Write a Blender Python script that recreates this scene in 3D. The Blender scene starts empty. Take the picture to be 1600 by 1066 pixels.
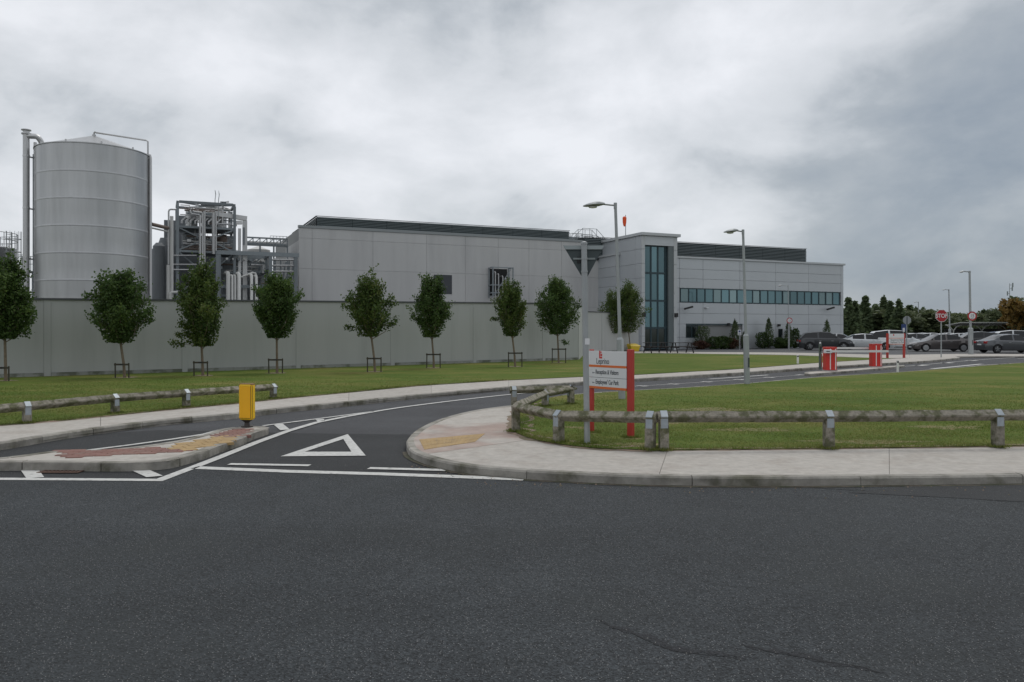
import bpy, math, random
import numpy as np
from mathutils import Vector, Matrix
from mathutils.geometry import tessellate_polygon
R = math.radians
random.seed(7); rng = np.random.default_rng(7)
scene = bpy.context.scene
COL = scene.collection
# ------------------------------------------------------------------ camera, world, sun, exposure
H = 1.65; F = 1240.0; HY = 518.0
cam_d = bpy.data.cameras.new('camera'); cam = bpy.data.objects.new('camera', cam_d); COL.objects.link(cam)
cam.location = (0, 0, H); cam.rotation_euler = (R(90), 0, 0)
cam_d.sensor_width = 36.0; cam_d.lens = 36.0 * F / 1600.0
cam_d.shift_y = (HY - 533.0) / 1600.0
cam_d.clip_start = 0.1; cam_d.clip_end = 3000
scene.camera = cam
SUN_EL = R(58); SUN_AZ = R(25)      # azimuth clockwise from +Y
world = bpy.data.worlds.new('World'); scene.world = world; world.use_nodes = True
vs = scene.view_settings
scene.display_settings.display_device = 'sRGB'
vs.view_transform = 'Standard'; vs.look = 'None'; vs.exposure = 0.12; vs.gamma = 1.0; vs.use_curve_mapping = False
sd = bpy.data.lights.new('sun', 'SUN'); sd.energy = 1.0; sd.angle = R(28); sd.color = (1.0, 0.96, 0.90)
sun = bpy.data.objects.new('sun', sd); COL.objects.link(sun)
sdir = Vector((math.sin(SUN_AZ) * math.cos(SUN_EL), math.cos(SUN_AZ) * math.cos(SUN_EL), math.sin(SUN_EL)))
sun.rotation_euler = sdir.to_track_quat('Z', 'Y').to_euler()

def build_world():
    nt = world.node_tree; N = nt.nodes; L = nt.links; N.clear()
    out = N.new('ShaderNodeOutputWorld'); mix = N.new('ShaderNodeMixShader'); L.new(mix.outputs[0], out.inputs[0])
    b1 = N.new('ShaderNodeBackground'); b2 = N.new('ShaderNodeBackground')
    sky = N.new('ShaderNodeTexSky'); sky.sky_type = 'NISHITA'; sky.sun_disc = False
    sky.sun_elevation = SUN_EL; sky.sun_rotation = SUN_AZ
    L.new(sky.outputs[0], b1.inputs[0]); b1.inputs[1].default_value = 0.10
    mix.inputs[0].default_value = 0.93
    L.new(b1.outputs[0], mix.inputs[1]); L.new(b2.outputs[0], mix.inputs[2])
    tc = N.new('ShaderNodeTexCoord')
    def math_(op, a, b=None, c=None, clamp=False):
        m = N.new('ShaderNodeMath'); m.operation = op; m.use_clamp = clamp
        for i, v in enumerate((a, b, c)):
            if v is None: continue
            if isinstance(v, (int, float)): m.inputs[i].default_value = v
            else: L.new(v, m.inputs[i])
        return m.outputs[0]
    nrm = N.new('ShaderNodeVectorMath'); nrm.operation = 'NORMALIZE'; L.new(tc.outputs['Generated'], nrm.inputs[0])
    def noise(scale, detail, rough, mscale, off):
        mp = N.new('ShaderNodeMapping'); mp.inputs['Scale'].default_value = mscale; mp.inputs['Location'].default_value = off
        mp.inputs['Rotation'].default_value = (0, 0, 0)
        L.new(nrm.outputs[0], mp.inputs[0])
        n = N.new('ShaderNodeTexNoise'); n.inputs['Scale'].default_value = scale; n.inputs['Detail'].default_value = detail
        n.inputs['Roughness'].default_value = rough; L.new(mp.outputs[0], n.inputs[0])
        n.inputs['Distortion'].default_value = 0.25
        return n.outputs[0]
    big = noise(1.9, 3, 0.5, (1, 1, 2.0), (3.1, 0.4, 1.7))
    med = noise(3.6, 7, 0.55, (1, 1, 1.7), (0.3, 5.2, 2.2))
    fin = noise(8.5, 6, 0.55, (1, 1, 1.9), (4.3, 1.2, 7.2))
    def blob(d, c0, c1):
        v = Vector(d).normalized()
        dt = N.new('ShaderNodeVectorMath'); dt.operation = 'DOT_PRODUCT'
        L.new(nrm.outputs[0], dt.inputs[0]); dt.inputs[1].default_value = v
        wob = math_('MULTIPLY_ADD', med, (c1 - c0) * 1.3, (c1 - c0) * -0.65)
        val = math_('ADD', dt.outputs['Value'], wob)
        mr = N.new('ShaderNodeMapRange'); mr.interpolation_type = 'SMOOTHSTEP'
        L.new(val, mr.inputs[0]); mr.inputs[1].default_value = c0; mr.inputs[2].default_value = c1
        return mr.outputs[0]
    dark = blob((0.90, 1, 0.10), 0.88, 0.995)
    dark2 = blob((0.30, 1, 0.13), 0.985, 0.999)
    top = blob((-0.05, 1, 0.50), 0.965, 0.999)
    lft = blob((-0.72, 1, 0.30), 0.95, 0.995)
    brt = blob((0.25, 1, 0.34), 0.955, 0.998)
    v = math_('MULTIPLY_ADD', big, 0.75, -0.28)
    v = math_('MULTIPLY_ADD', med, 1.10, v)
    v = math_('MULTIPLY_ADD', brt, 0.13, v)
    v = math_('MULTIPLY_ADD', top, -0.10, v)
    v = math_('MULTIPLY_ADD', lft, -0.04, v)
    v = math_('MULTIPLY_ADD', dark2, -0.06, v)
    v = math_('MULTIPLY_ADD', dark, -0.29, v)
    v = math_('MULTIPLY_ADD', fin, 0.36, math_('ADD', v, -0.18))
    sx = N.new('ShaderNodeSeparateXYZ'); L.new(nrm.outputs[0], sx.inputs[0]); el = N.new('ShaderNodeMapRange'); L.new(sx.outputs[2], el.inputs[0]); el.inputs[1].default_value = 0.0; el.inputs[2].default_value = 0.30; el.inputs[3].default_value = -0.10; el.inputs[4].default_value = 0.0
    v = math_('ADD', v, el.outputs[0])
    cr = N.new('ShaderNodeValToRGB'); e = cr.color_ramp.elements
    e[0].position = 0.18; e[0].color = (0.235, 0.28, 0.335, 1)
    e[1].position = 0.86; e[1].color = (0.80, 0.815, 0.85, 1)
    x = e.new(0.42); x.color = (0.385, 0.42, 0.455, 1)
    x = e.new(0.60); x.color = (0.61, 0.635, 0.665, 1)
    L.new(v, cr.inputs[0]); L.new(cr.outputs[0], b2.inputs[0]); b2.inputs[1].default_value = 1.0
build_world()

# ------------------------------------------------------------------ helpers
def tag(o, label=None, cat=None, group=None, kind=None):
    if label: o['label'] = label
    if cat: o['category'] = cat
    if group: o['group'] = group
    if kind: o['kind'] = kind
    return o
def empty(name, loc=(0, 0, 0), rz=0.0, label=None, cat=None, group=None, kind=None, parent=None):
    o = bpy.data.objects.new(name, None); COL.objects.link(o); o.empty_display_size = 0.2
    o.location = loc; o.rotation_euler = (0, 0, rz)
    if parent: o.parent = parent
    return tag(o, label, cat, group, kind)
class MB:
    """collects geometry; build() links it as one mesh object"""
    def __init__(s): s.v = []; s.f = []; s.m = []
    def add(s, vs, fs, mi=0):
        b = len(s.v); s.v.extend([tuple(p) for p in vs]); s.f.extend([tuple(b + i for i in f) for f in fs]); s.m.extend([mi] * len(fs)); return s
    def box(s, a, b, mi=0):
        (x0, y0, z0), (x1, y1, z1) = a, b
        return s.add([(x0,y0,z0),(x1,y0,z0),(x1,y1,z0),(x0,y1,z0),(x0,y0,z1),(x1,y0,z1),(x1,y1,z1),(x0,y1,z1)],
              [(0,3,2,1),(4,5,6,7),(0,1,5,4),(1,2,6,5),(2,3,7,6),(3,0,4,7)], mi)
    def bbox(s, a, b, bev=0.005, mi=0):
        """box with chamfered vertical edges and top"""
        (x0, y0, z0), (x1, y1, z1) = a, b; c = bev
        ring = [(x0+c,y0),(x1-c,y0),(x1,y0+c),(x1,y1-c),(x1-c,y1),(x0+c,y1),(x0,y1-c),(x0,y0+c)]
        cx, cy = (x0+x1)/2, (y0+y1)/2
        def sh(p): return (p[0] + (c if p[0] < cx else -c), p[1] + (c if p[1] < cy else -c))
        vs = [(p[0],p[1],z0) for p in ring] + [(p[0],p[1],z1-c) for p in ring] + [(*sh(p),z1) for p in ring]
        fs = [tuple(range(7,-1,-1)), tuple(range(16,24))]
        for k in range(8):
            j = (k+1) % 8
            fs += [(k,j,j+8,k+8),(k+8,j+8,j+16,k+16)]
        return s.add(vs, fs, mi)
    def prism(s, poly, z0, z1, mi=0):
        n = len(poly); A = [(p[0], p[1], z0) for p in poly] + [(p[0], p[1], z1) for p in poly]
        tr = tessellate_polygon([[Vector((p[0], p[1], 0)) for p in poly]])
        fs = []
        for t in tr:
            a, b, c = [poly[i] for i in t]
            if (b[0]-a[0])*(c[1]-a[1]) - (b[1]-a[1])*(c[0]-a[0]) < 0: t = (t[0], t[2], t[1])
            fs.append((t[0]+n, t[1]+n, t[2]+n)); fs.append((t[0], t[2], t[1]))
        ar = sum(poly[i][0]*poly[(i+1)%n][1]-poly[(i+1)%n][0]*poly[i][1] for i in range(n))
        for i in range(n):
            j = (i+1) % n
            fs.append((i, j, j+n, i+n) if ar > 0 else (j, i, i+n, j+n))
        return s.add(A, fs, mi)
    def sheet(s, poly, z, mi=0):
        tr = tessellate_polygon([[Vector((p[0], p[1], 0)) for p in poly]])
        fs = []
        for t in tr:
            a, b, c = [poly[i] for i in t]
            if (b[0]-a[0])*(c[1]-a[1]) - (b[1]-a[1])*(c[0]-a[0]) < 0: t = (t[0], t[2], t[1])
            fs.append(tuple(t))
        return s.add([(p[0], p[1], z) for p in poly], fs, mi)
    def tube(s, pts, r, n=8, mi=0, caps=True, r2=None):
        pts = [Vector(p) for p in pts]; m = len(pts)
        rings = []; up = None
        for i, p in enumerate(pts):
            d = (pts[min(i+1, m-1)] - pts[max(i-1, 0)])
            d = d.normalized() if d.length > 1e-9 else Vector((0,0,1))
            if up is None:
                up = Vector((0,0,1)) if abs(d.z) < 0.9 else Vector((1,0,0))
            a = d.cross(up)
            if a.length < 1e-4: a = d.orthogonal()
            a.normalize(); b = a.cross(d).normalized(); up = b
            rr = r if r2 is None else r + (r2 - r) * i / max(1, m-1)
            if isinstance(r, (list, tuple)): rr = r[i]
            rings.append([p + (a*math.cos(2*math.pi*k/n) + b*math.sin(2*math.pi*k/n))*rr for k in range(n)])
        vs = [q for ring in rings for q in ring]; fs = []
        for i in range(m-1):
            for k in range(n):
                j = (k+1) % n
                fs.append((i*n+k, i*n+j, (i+1)*n+j, (i+1)*n+k))
        if caps: fs.append(tuple(range(n-1, -1, -1))); fs.append(tuple((m-1)*n+k for k in range(n)))
        return s.add(vs, fs, mi)
    def bar(s, p, q, w, h, mi=0):
        """rectangular bar from p to q: w sideways, h upright-ish"""
        p, q = Vector(p), Vector(q); d = (q-p).normalized()
        up = Vector((0,0,1)) if abs(d.z) < 0.95 else Vector((0,1,0))
        a = d.cross(up).normalized() * (w/2); b = a.cross(d).normalized() * (h/2)
        vs = [p-a-b, p+a-b, p+a+b, p-a+b, q-a-b, q+a-b, q+a+b, q-a+b]
        return s.add(vs, [(0,3,2,1),(4,5,6,7),(0,1,5,4),(1,2,6,5),(2,3,7,6),(3,0,4,7)], mi)
    def lathe(s, prof, n=24, c=(0,0,0), mi=0, ax='z'):
        vs = []; fs = []
        for (r, z) in prof:
            for k in range(n):
                a = 2*math.pi*k/n; x, y = r*math.cos(a), r*math.sin(a)
                p = (x, y, z) if ax == 'z' else ((x, z, y) if ax == 'y' else (z, x, y))
                vs.append((p[0]+c[0], p[1]+c[1], p[2]+c[2]))
        m = len(prof)
        for i in range(m-1):
            for k in range(n):
                j = (k+1) % n
                q = (i*n+k, i*n+j, (i+1)*n+j, (i+1)*n+k)
                fs.append(q if ax != 'y' else q[::-1])
        fs.append(tuple(range(n-1, -1, -1)) if ax != 'y' else tuple(range(n))); fs.append(tuple((m-1)*n+k for k in range(n)) if ax != 'y' else tuple((m-1)*n+k for k in range(n-1,-1,-1)))
        return s.add(vs, fs, mi)
    def mesh(s, name, mats, smooth=False, sharp=35):
        me = bpy.data.meshes.new(name); me.from_pydata(s.v, [], s.f)
        if not isinstance(mats, (list, tuple)): mats = [mats]
        for m in mats: me.materials.append(m)
        if len(mats) > 1: me.polygons.foreach_set('material_index', s.m)
        if smooth:
            me.polygons.foreach_set('use_smooth', [True]*len(me.polygons))
            me.set_sharp_from_angle(angle=R(sharp))
        me.update(); return me
    def build(s, name, mats, parent=None, smooth=False, loc=None, rot=None, sharp=35, **tg):
        return link(name, s.mesh(name, mats, smooth, sharp), parent, loc, rot, **tg)
def link(name, me, parent=None, loc=None, rot=None, scale=None, **tg):
    o = bpy.data.objects.new(name, me); COL.objects.link(o)
    if parent: o.parent = parent
    if loc is not None: o.location = loc
    if rot is not None: o.rotation_euler = rot
    if scale is not None: o.scale = scale
    return tag(o, **tg)
def children(o): return [c for c in ALLCH.get(o.name, [])]
def copy_tree(o, loc, rz=None, label=None, group=None, scale=None):
    def rec(src, parent):
        c = src.copy(); COL.objects.link(c)
        if parent is not None: c.parent = parent
        for ch in src.children: rec(ch, c)
        return c
    bpy.context.view_layer.update() if False else None
    r = rec(o, None); r.location = loc
    if rz is not None: r.rotation_euler = (0, 0, rz)
    if scale is not None: r.scale = scale
    if label: r['label'] = label
    if group: r['group'] = group
    return r
def G(px, py, z=0.0):
    D = F * (H - z) / (py - HY); return ((px - 800) / F * D, D)
def GD(px, D): return ((px - 800) / F * D, D)
def Z(py, D): return H + (HY - py) * D / F
def catmull(P, n):
    """n points of smooth curve through P with uniform parameter spacing; returns f(t), t in 0..len-1"""
    P = [Vector(p) for p in P]
    def f(t):
        i = min(int(t), len(P)-2); u = t - i
        p0 = P[max(i-1,0)]; p1 = P[i]; p2 = P[i+1]; p3 = P[min(i+2,len(P)-1)]
        return 0.5*((2*p1)+(p2-p0)*u+(2*p0-5*p1+4*p2-p3)*u*u+(3*p1-p0-3*p2+p3)*u**3)
    if n is None: return f
    return [f((len(P)-1)*k/(n-1)) for k in range(n)]
def smooth_poly(P, step=0.25, closed=False):
    if closed: P = list(P) + [P[0]]
    pts = []
    f = catmull(P, None)
    for i in range(len(P)-1):
        L = (Vector(P[i+1])-Vector(P[i])).length; k = max(1, min(40, int(L/step)))
        for j in range(k): pts.append(f(i + j/k))
    pts.append(Vector(P[-1]))
    return pts
def resample(pts, step):
    pts = [Vector(p) for p in pts]; acc = [0]
    for a, b in zip(pts, pts[1:]): acc.append(acc[-1] + (b-a).length)
    n = max(1, round(acc[-1]/step)); out = []; i = 0
    for k in range(n+1):
        t = acc[-1]*k/n
        while i < len(acc)-2 and acc[i+1] < t: i += 1
        u = (t-acc[i])/max(1e-9, acc[i+1]-acc[i]); out.append(pts[i].lerp(pts[i+1], min(1, u)))
    return out
def inpoly(p, poly):
    x, y = p[0], p[1]; c = False; n = len(poly); j = n-1
    for i in range(n):
        xi, yi = poly[i][0], poly[i][1]; xj, yj = poly[j][0], poly[j][1]
        if (yi > y) != (yj > y) and x < (xj-xi)*(y-yi)/(yj-yi)+xi: c = not c
        j = i
    return c
# ------------------------------------------------------------------ materials
def mat(name, color, rough=0.7, metal=0.0, var=0.0, vscale=3.0, bump=0.0, bscale=40.0, obj_rand=0.0, color2=None, c2scale=1.0, c2lo=0.45, c2hi=0.6,
        stretch=(1,1,1), spec=0.5, coat=0.0, detail=5, bdist=0.01, island=0.0):
    m = bpy.data.materials.new(name); m.use_nodes = True
    nt = m.node_tree; N = nt.nodes; L = nt.links
    b = N['Principled BSDF']; b.inputs['Roughness'].default_value = rough; b.inputs['Metallic'].default_value = metal
    b.inputs['Specular IOR Level'].default_value = spec; b.inputs['Coat Weight'].default_value = coat
    c = (*color, 1)
    geo = N.new('ShaderNodeNewGeometry'); mp = N.new('ShaderNodeMapping'); mp.inputs['Scale'].default_value = stretch
    L.new(geo.outputs['Position'], mp.inputs[0])
    cur = None
    def rgb(col):
        n = N.new('ShaderNodeRGB'); n.outputs[0].default_value = (*col, 1); return n.outputs[0]
    cur = rgb(color)
    if color2 is not None:
        n = N.new('ShaderNodeTexNoise'); n.inputs['Scale'].default_value = c2scale; n.inputs['Detail'].default_value = 6; n.inputs['Roughness'].default_value = 0.6
        L.new(mp.outputs[0], n.inputs[0])
        mr = N.new('ShaderNodeMapRange'); L.new(n.outputs[0], mr.inputs[0]); mr.inputs[1].default_value = c2lo; mr.inputs[2].default_value = c2hi
        mx = N.new('ShaderNodeMix'); mx.data_type = 'RGBA'; L.new(mr.outputs[0], mx.inputs[0]); L.new(cur, mx.inputs[6]); mx.inputs[7].default_value = (*color2, 1)
        cur = mx.outputs[2]
    def scale_by(cur, fac):
        vm = N.new('ShaderNodeVectorMath'); vm.operation = 'SCALE'; L.new(cur, vm.inputs[0]); L.new(fac, vm.inputs['Scale']); return vm.outputs[0]
    if var > 0:
        n = N.new('ShaderNodeTexNoise'); n.inputs['Scale'].default_value = vscale; n.inputs['Detail'].default_value = detail; n.inputs['Roughness'].default_value = 0.65
        L.new(mp.outputs[0], n.inputs[0])
        mr = N.new('ShaderNodeMapRange'); L.new(n.outputs[0], mr.inputs[0]); mr.inputs[1].default_value = 0.25; mr.inputs[2].default_value = 0.75
        mr.inputs[3].default_value = 1-var; mr.inputs[4].default_value = 1+var; cur = scale_by(cur, mr.outputs[0])
    if obj_rand > 0:
        oi = N.new('ShaderNodeObjectInfo'); mr = N.new('ShaderNodeMapRange'); L.new(oi.outputs['Random'], mr.inputs[0])
        mr.inputs[3].default_value = 1-obj_rand; mr.inputs[4].default_value = 1+obj_rand; cur = scale_by(cur, mr.outputs[0])
    if island > 0:
        mr = N.new('ShaderNodeMapRange'); L.new(geo.outputs['Random Per Island'], mr.inputs[0])
        mr.inputs[3].default_value = 1-island; mr.inputs[4].default_value = 1+island; cur = scale_by(cur, mr.outputs[0])
    L.new(cur, b.inputs['Base Color'])
    if bump > 0:
        n = N.new('ShaderNodeTexNoise'); n.inputs['Scale'].default_value = bscale; n.inputs['Detail'].default_value = 4
        L.new(mp.outputs[0], n.inputs[0])
        bp = N.new('ShaderNodeBump'); bp.inputs['Strength'].default_value = bump; bp.inputs['Distance'].default_value = bdist
        L.new(n.outputs[0], bp.inputs['Height']); L.new(bp.outputs[0], b.inputs['Normal'])
    m['c'] = 1
    return m
def leaf_mat(name, cols, trans=0.25, nscale=1.1):
    m = bpy.data.materials.new(name); m.use_nodes = True; nt = m.node_tree; N = nt.nodes; L = nt.links
    b = N['Principled BSDF']; b.inputs['Roughness'].default_value = 0.6; b.inputs['Specular IOR Level'].default_value = 0.25
    geo = N.new('ShaderNodeNewGeometry'); cr = N.new('ShaderNodeValToRGB'); cr.color_ramp.interpolation = 'LINEAR'
    e = cr.color_ramp.elements; e[0].color = (*cols[0], 1); e[1].color = (*cols[-1], 1)
    for i, c in enumerate(cols[1:-1]): x = e.new((i+1)/(len(cols)-1)); x.color = (*c, 1)
    n = N.new('ShaderNodeTexNoise'); n.inputs['Scale'].default_value = nscale; n.inputs['Detail'].default_value = 5
    L.new(geo.outputs['Position'], n.inputs[0])
    ad = N.new('ShaderNodeMath'); ad.operation = 'MULTIPLY_ADD'; L.new(geo.outputs['Random Per Island'], ad.inputs[0]); ad.inputs[1].default_value = 0.55
    mr = N.new('ShaderNodeMapRange'); L.new(n.outputs[0], mr.inputs[0]); mr.inputs[1].default_value = 0.3; mr.inputs[2].default_value = 0.75; mr.inputs[4].default_value = 0.5
    L.new(mr.outputs[0], ad.inputs[2]); L.new(ad.outputs[0], cr.inputs[0]); L.new(cr.outputs[0], b.inputs['Base Color'])
    tr = N.new('ShaderNodeBsdfTranslucent'); L.new(cr.outputs[0], tr.inputs[0]); mx = N.new('ShaderNodeMixShader'); mx.inputs[0].default_value = trans
    L.new(b.outputs[0], mx.inputs[1]); L.new(tr.outputs[0], mx.inputs[2]); L.new(mx.outputs[0], N['Material Output'].inputs[0])
    return m
def asphalt(name, base, speck=0.04, speck_col=(0.30,0.29,0.27), patch=0.12, tint=None, fine=0.35):
    m = bpy.data.materials.new(name); m.use_nodes = True; nt = m.node_tree; N = nt.nodes; L = nt.links
    b = N['Principled BSDF']; b.inputs['Roughness'].default_value = 0.85; b.inputs['Specular IOR Level'].default_value = 0.3
    geo = N.new('ShaderNodeNewGeometry')
    def noise(s, d=4, st=None):
        n = N.new('ShaderNodeTexNoise'); n.inputs['Scale'].default_value = s; n.inputs['Detail'].default_value = d
        if st:
            mp = N.new('ShaderNodeMapping'); mp.inputs['Scale'].default_value = st; L.new(geo.outputs['Position'], mp.inputs[0]); L.new(mp.outputs[0], n.inputs[0])
        else: L.new(geo.outputs['Position'], n.inputs[0])
        return n.outputs[0]
    def mrange(v, a, b_, c, d):
        r = N.new('ShaderNodeMapRange'); L.new(v, r.inputs[0])
        for i, q in enumerate((a, b_, c, d)): r.inputs[i+1].default_value = q
        return r.outputs[0]
    def mul(a, b_):
        r = N.new('ShaderNodeMath'); r.operation = 'MULTIPLY'; L.new(a, r.inputs[0]); L.new(b_, r.inputs[1]); return r.outputs[0]
    v1 = N.new('ShaderNodeTexVoronoi'); v1.inputs['Scale'].default_value = 95; L.new(geo.outputs['Position'], v1.inputs[0])
    sep = N.new('ShaderNodeSeparateColor'); L.new(v1.outputs['Color'], sep.inputs[0])
    stone = mrange(sep.outputs[0], 0, 1, 1-fine, 1+fine)
    f2 = mrange(noise(160, 2), 0.3, 0.7, 1-fine*0.8, 1+fine*0.8)
    lg = mrange(noise(0.35, 5), 0.3, 0.7, 1-patch, 1+patch)
    md = mrange(noise(2.5, 5, (1, 0.6, 1)), 0.3, 0.7, 1-patch*0.6, 1+patch*0.6)
    trk = mrange(noise(1.0, 4, (0.06, 0.9, 1)), 0.3, 0.7, 1-patch*0.7, 1+patch*0.7)
    f = mul(mul(mul(stone, f2), mul(lg, md)), trk)
    vm = N.new('ShaderNodeVectorMath'); vm.operation = 'SCALE'; vm.inputs[0].default_value = base; L.new(f, vm.inputs['Scale'])
    cur = vm.outputs[0]
    if tint:
        mx = N.new('ShaderNodeMix'); mx.data_type = 'RGBA'; L.new(mrange(noise(0.6, 5), 0.5, 0.7, 0, 0.5), mx.inputs[0]); L.new(cur, mx.inputs[6]); mx.inputs[7].default_value = (*tint, 1); cur = mx.outputs[2]
    # pale aggregate chips, only some cells, only their centres
    v2 = N.new('ShaderNodeTexVoronoi'); v2.inputs['Scale'].default_value = 85; L.new(geo.outputs['Position'], v2.inputs[0])
    sp2 = N.new('ShaderNodeSeparateColor'); L.new(v2.outputs['Color'], sp2.inputs[0])
    chip = mul(mrange(sp2.outputs[1], 1-speck-0.02, 1-speck, 0, 1), mrange(v2.outputs['Distance'], 0.22, 0.30, 1, 0))
    mx = N.new('ShaderNodeMix'); mx.data_type = 'RGBA'; L.new(chip, mx.inputs[0]); L.new(cur, mx.inputs[6]); mx.inputs[7].default_value = (*speck_col, 1)
    L.new(mx.outputs[2], b.inputs['Base Color'])
    bp = N.new('ShaderNodeBump'); bp.inputs['Strength'].default_value = 0.7; bp.inputs['Distance'].default_value = 0.006
    L.new(v1.outputs['Distance'], bp.inputs['Height']); L.new(bp.outputs[0], b.inputs['Normal'])
    return m
M = {}
M['asphalt'] = asphalt('coarse_asphalt', (0.031, 0.0355, 0.039), speck=0.2, speck_col=(0.22,0.22,0.22), patch=0.16, tint=(0.030,0.034,0.034), fine=0.6)
M['asphalt_side'] = asphalt('side_road_asphalt', (0.060, 0.062, 0.067), speck=0.03, patch=0.14, fine=0.22)
M['asphalt_dark'] = asphalt('junction_asphalt', (0.030, 0.032, 0.034), speck=0.03, patch=0.15, fine=0.25)
M['asphalt_park'] = asphalt('car_park_asphalt', (0.085, 0.087, 0.092), speck=0.02, patch=0.15, fine=0.2)
M['crack'] = mat('crack_filler', (0.012, 0.013, 0.014), 0.95)
M['paint'] = mat('worn_white_road_paint', (0.52, 0.52, 0.50), 0.7, var=0.16, vscale=9, color2=(0.24,0.24,0.235), c2scale=14, c2lo=0.54, c2hi=0.72, bump=0.3, bscale=90)
M['kerb'] = mat('kerb_concrete', (0.29, 0.275, 0.245), 0.9, var=0.3, vscale=5, bump=0.5, bscale=60, obj_rand=0.10, color2=(0.12,0.115,0.085), c2scale=2.2, c2lo=0.48, c2hi=0.66)
M['slab'] = mat('pavement_concrete', (0.41, 0.385, 0.35), 0.9, var=0.18, vscale=9.0, bump=0.35, bscale=90, obj_rand=0.05, color2=(0.32,0.285,0.25), c2scale=2.6, c2lo=0.48, c2hi=0.78, stretch=(1,1,1))
M['slab_pink'] = mat('pinkish_stained_concrete', (0.34, 0.265, 0.23), 0.9, var=0.2, vscale=3, bump=0.35, bscale=90, color2=(0.41,0.38,0.345), c2scale=1.4, c2lo=0.42, c2hi=0.66)
M['dirt'] = mat('kerb_side_dirt', (0.085, 0.072, 0.055), 0.95, var=0.35, vscale=12, color2=(0.05,0.055,0.03), c2scale=5)
M['soil'] = mat('bare_soil', (0.23, 0.165, 0.125), 0.95, var=0.3, vscale=10, bump=0.6, bscale=40, color2=(0.15,0.13,0.08), c2scale=4)
M['buff'] = mat('buff_tactile_paving', (0.36, 0.245, 0.11), 0.85, var=0.18, vscale=8, obj_rand=0.04, color2=(0.31,0.225,0.125), c2scale=5, c2lo=0.5, c2hi=0.7)
M['red_paver'] = mat('red_block_paving', (0.21, 0.105, 0.085), 0.85, var=0.15, vscale=10, obj_rand=0.10, color2=(0.21,0.14,0.115), c2scale=6, c2lo=0.5, c2hi=0.7)
M['conc'] = mat('precast_concrete', (0.50, 0.50, 0.495), 0.85, var=0.05, vscale=0.6, bump=0.1, bscale=25, obj_rand=0.025, color2=(0.44,0.44,0.44), c2scale=0.9, c2lo=0.46, c2hi=0.72, stretch=(1,1,0.14))
M['wallconc'] = mat('grey_green_wall_panel', (0.41, 0.42, 0.41), 0.8, var=0.05, vscale=1.2, bump=0.1, bscale=25, obj_rand=0.03, color2=(0.365,0.375,0.365), c2scale=1.6, c2lo=.5, c2hi=.72, stretch=(1,1,0.10))
M['plinth'] = mat('wall_plinth_concrete', (0.30, 0.31, 0.29), 0.9, var=0.15, vscale=2, color2=(0.12,0.13,0.10), c2scale=2)
M['cap'] = mat('dark_metal_coping', (0.09, 0.095, 0.10), 0.5, metal=0.3)
M['clad'] = mat('silver_cladding', (0.48, 0.505, 0.525), 0.42, metal=0.3, var=0.03, vscale=0.8, obj_rand=0.03)
M['cladtrim'] = mat('silver_trim', (0.47, 0.49, 0.50), 0.45, metal=0.25)
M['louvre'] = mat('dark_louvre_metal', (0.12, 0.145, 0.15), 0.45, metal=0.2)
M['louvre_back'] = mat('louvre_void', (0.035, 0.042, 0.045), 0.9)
M['fascia'] = mat('light_fascia_metal', (0.26, 0.28, 0.285), 0.5, metal=0.2)
M['joint'] = mat('panel_joint_sealant', (0.26,0.265,0.265), 0.8)
M['glass_b'] = mat('painted_reflection_window_glass', (0.17, 0.25, 0.26), 0.08, metal=0.45, spec=0.8, obj_rand=0.25)  # paler teal tint paints a brighter reflection into some panes
M['glass'] = mat('teal_window_glass', (0.10, 0.18, 0.20), 0.06, metal=0.6, spec=0.8, obj_rand=0.30)
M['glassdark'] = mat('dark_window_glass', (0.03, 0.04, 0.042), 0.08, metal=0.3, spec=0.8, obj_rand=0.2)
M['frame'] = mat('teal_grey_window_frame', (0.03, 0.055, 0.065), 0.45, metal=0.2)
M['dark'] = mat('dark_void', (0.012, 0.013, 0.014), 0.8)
M['steel'] = mat('stainless_steel_shell', (0.40, 0.405, 0.405), 0.36, metal=0.9, var=0.13, vscale=1.6, obj_rand=0.04, stretch=(1,1,0.10), detail=3)
M['weld'] = mat('polished_weld_band', (0.46,0.465,0.47), 0.42, metal=0.8, var=.1)
M['pipe'] = mat('stainless_pipe', (0.50, 0.50, 0.50), 0.35, metal=0.65, obj_rand=0.15)
M['whitepipe'] = mat('white_pipe', (0.62, 0.62, 0.60), 0.5, obj_rand=0.15)
M['beam'] = mat('galvanised_grey_beam', (0.21, 0.235, 0.25), 0.55, metal=0.3, var=0.1, obj_rand=0.2)
M['darkclad'] = mat('dark_grey_cladding', (0.20, 0.215, 0.23), 0.6, var=0.08, stretch=(4,4,0.2), obj_rand=0.15)
M['rust'] = mat('brown_lagging', (0.17, 0.13, 0.11), 0.7, var=0.2)
M['galv'] = mat('galvanised_pole', (0.34, 0.36, 0.365), 0.5, metal=0.35, var=0.08, vscale=4)
M['signback'] = mat('grey_sign_back', (0.055, 0.072, 0.075), 0.5, metal=0.2, var=0.06)
M['signgrey'] = mat('sign_flange_grey', (0.22, 0.25, 0.25), 0.5, metal=0.2)
M['white'] = mat('white_sign_face', (0.66, 0.67, 0.68), 0.4)
M['whitepaint'] = mat('white_gloss_paint', (0.72, 0.71, 0.69), 0.4)
M['red'] = mat('red_paint', (0.56, 0.030, 0.022), 0.4, var=0.06)
M['postred'] = mat('sign_post_red', (0.43, 0.038, 0.028), 0.45, var=0.08)
M['orange'] = mat('sign_orange', (0.66, 0.15, 0.03), 0.45)
M['stopred'] = mat('stop_sign_red', (0.36, 0.012, 0.02), 0.4)
M['textgrey'] = mat('sign_text_grey', (0.07, 0.08, 0.09), 0.6)
M['black'] = mat('black_print', (0.015, 0.015, 0.016), 0.6)
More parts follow.
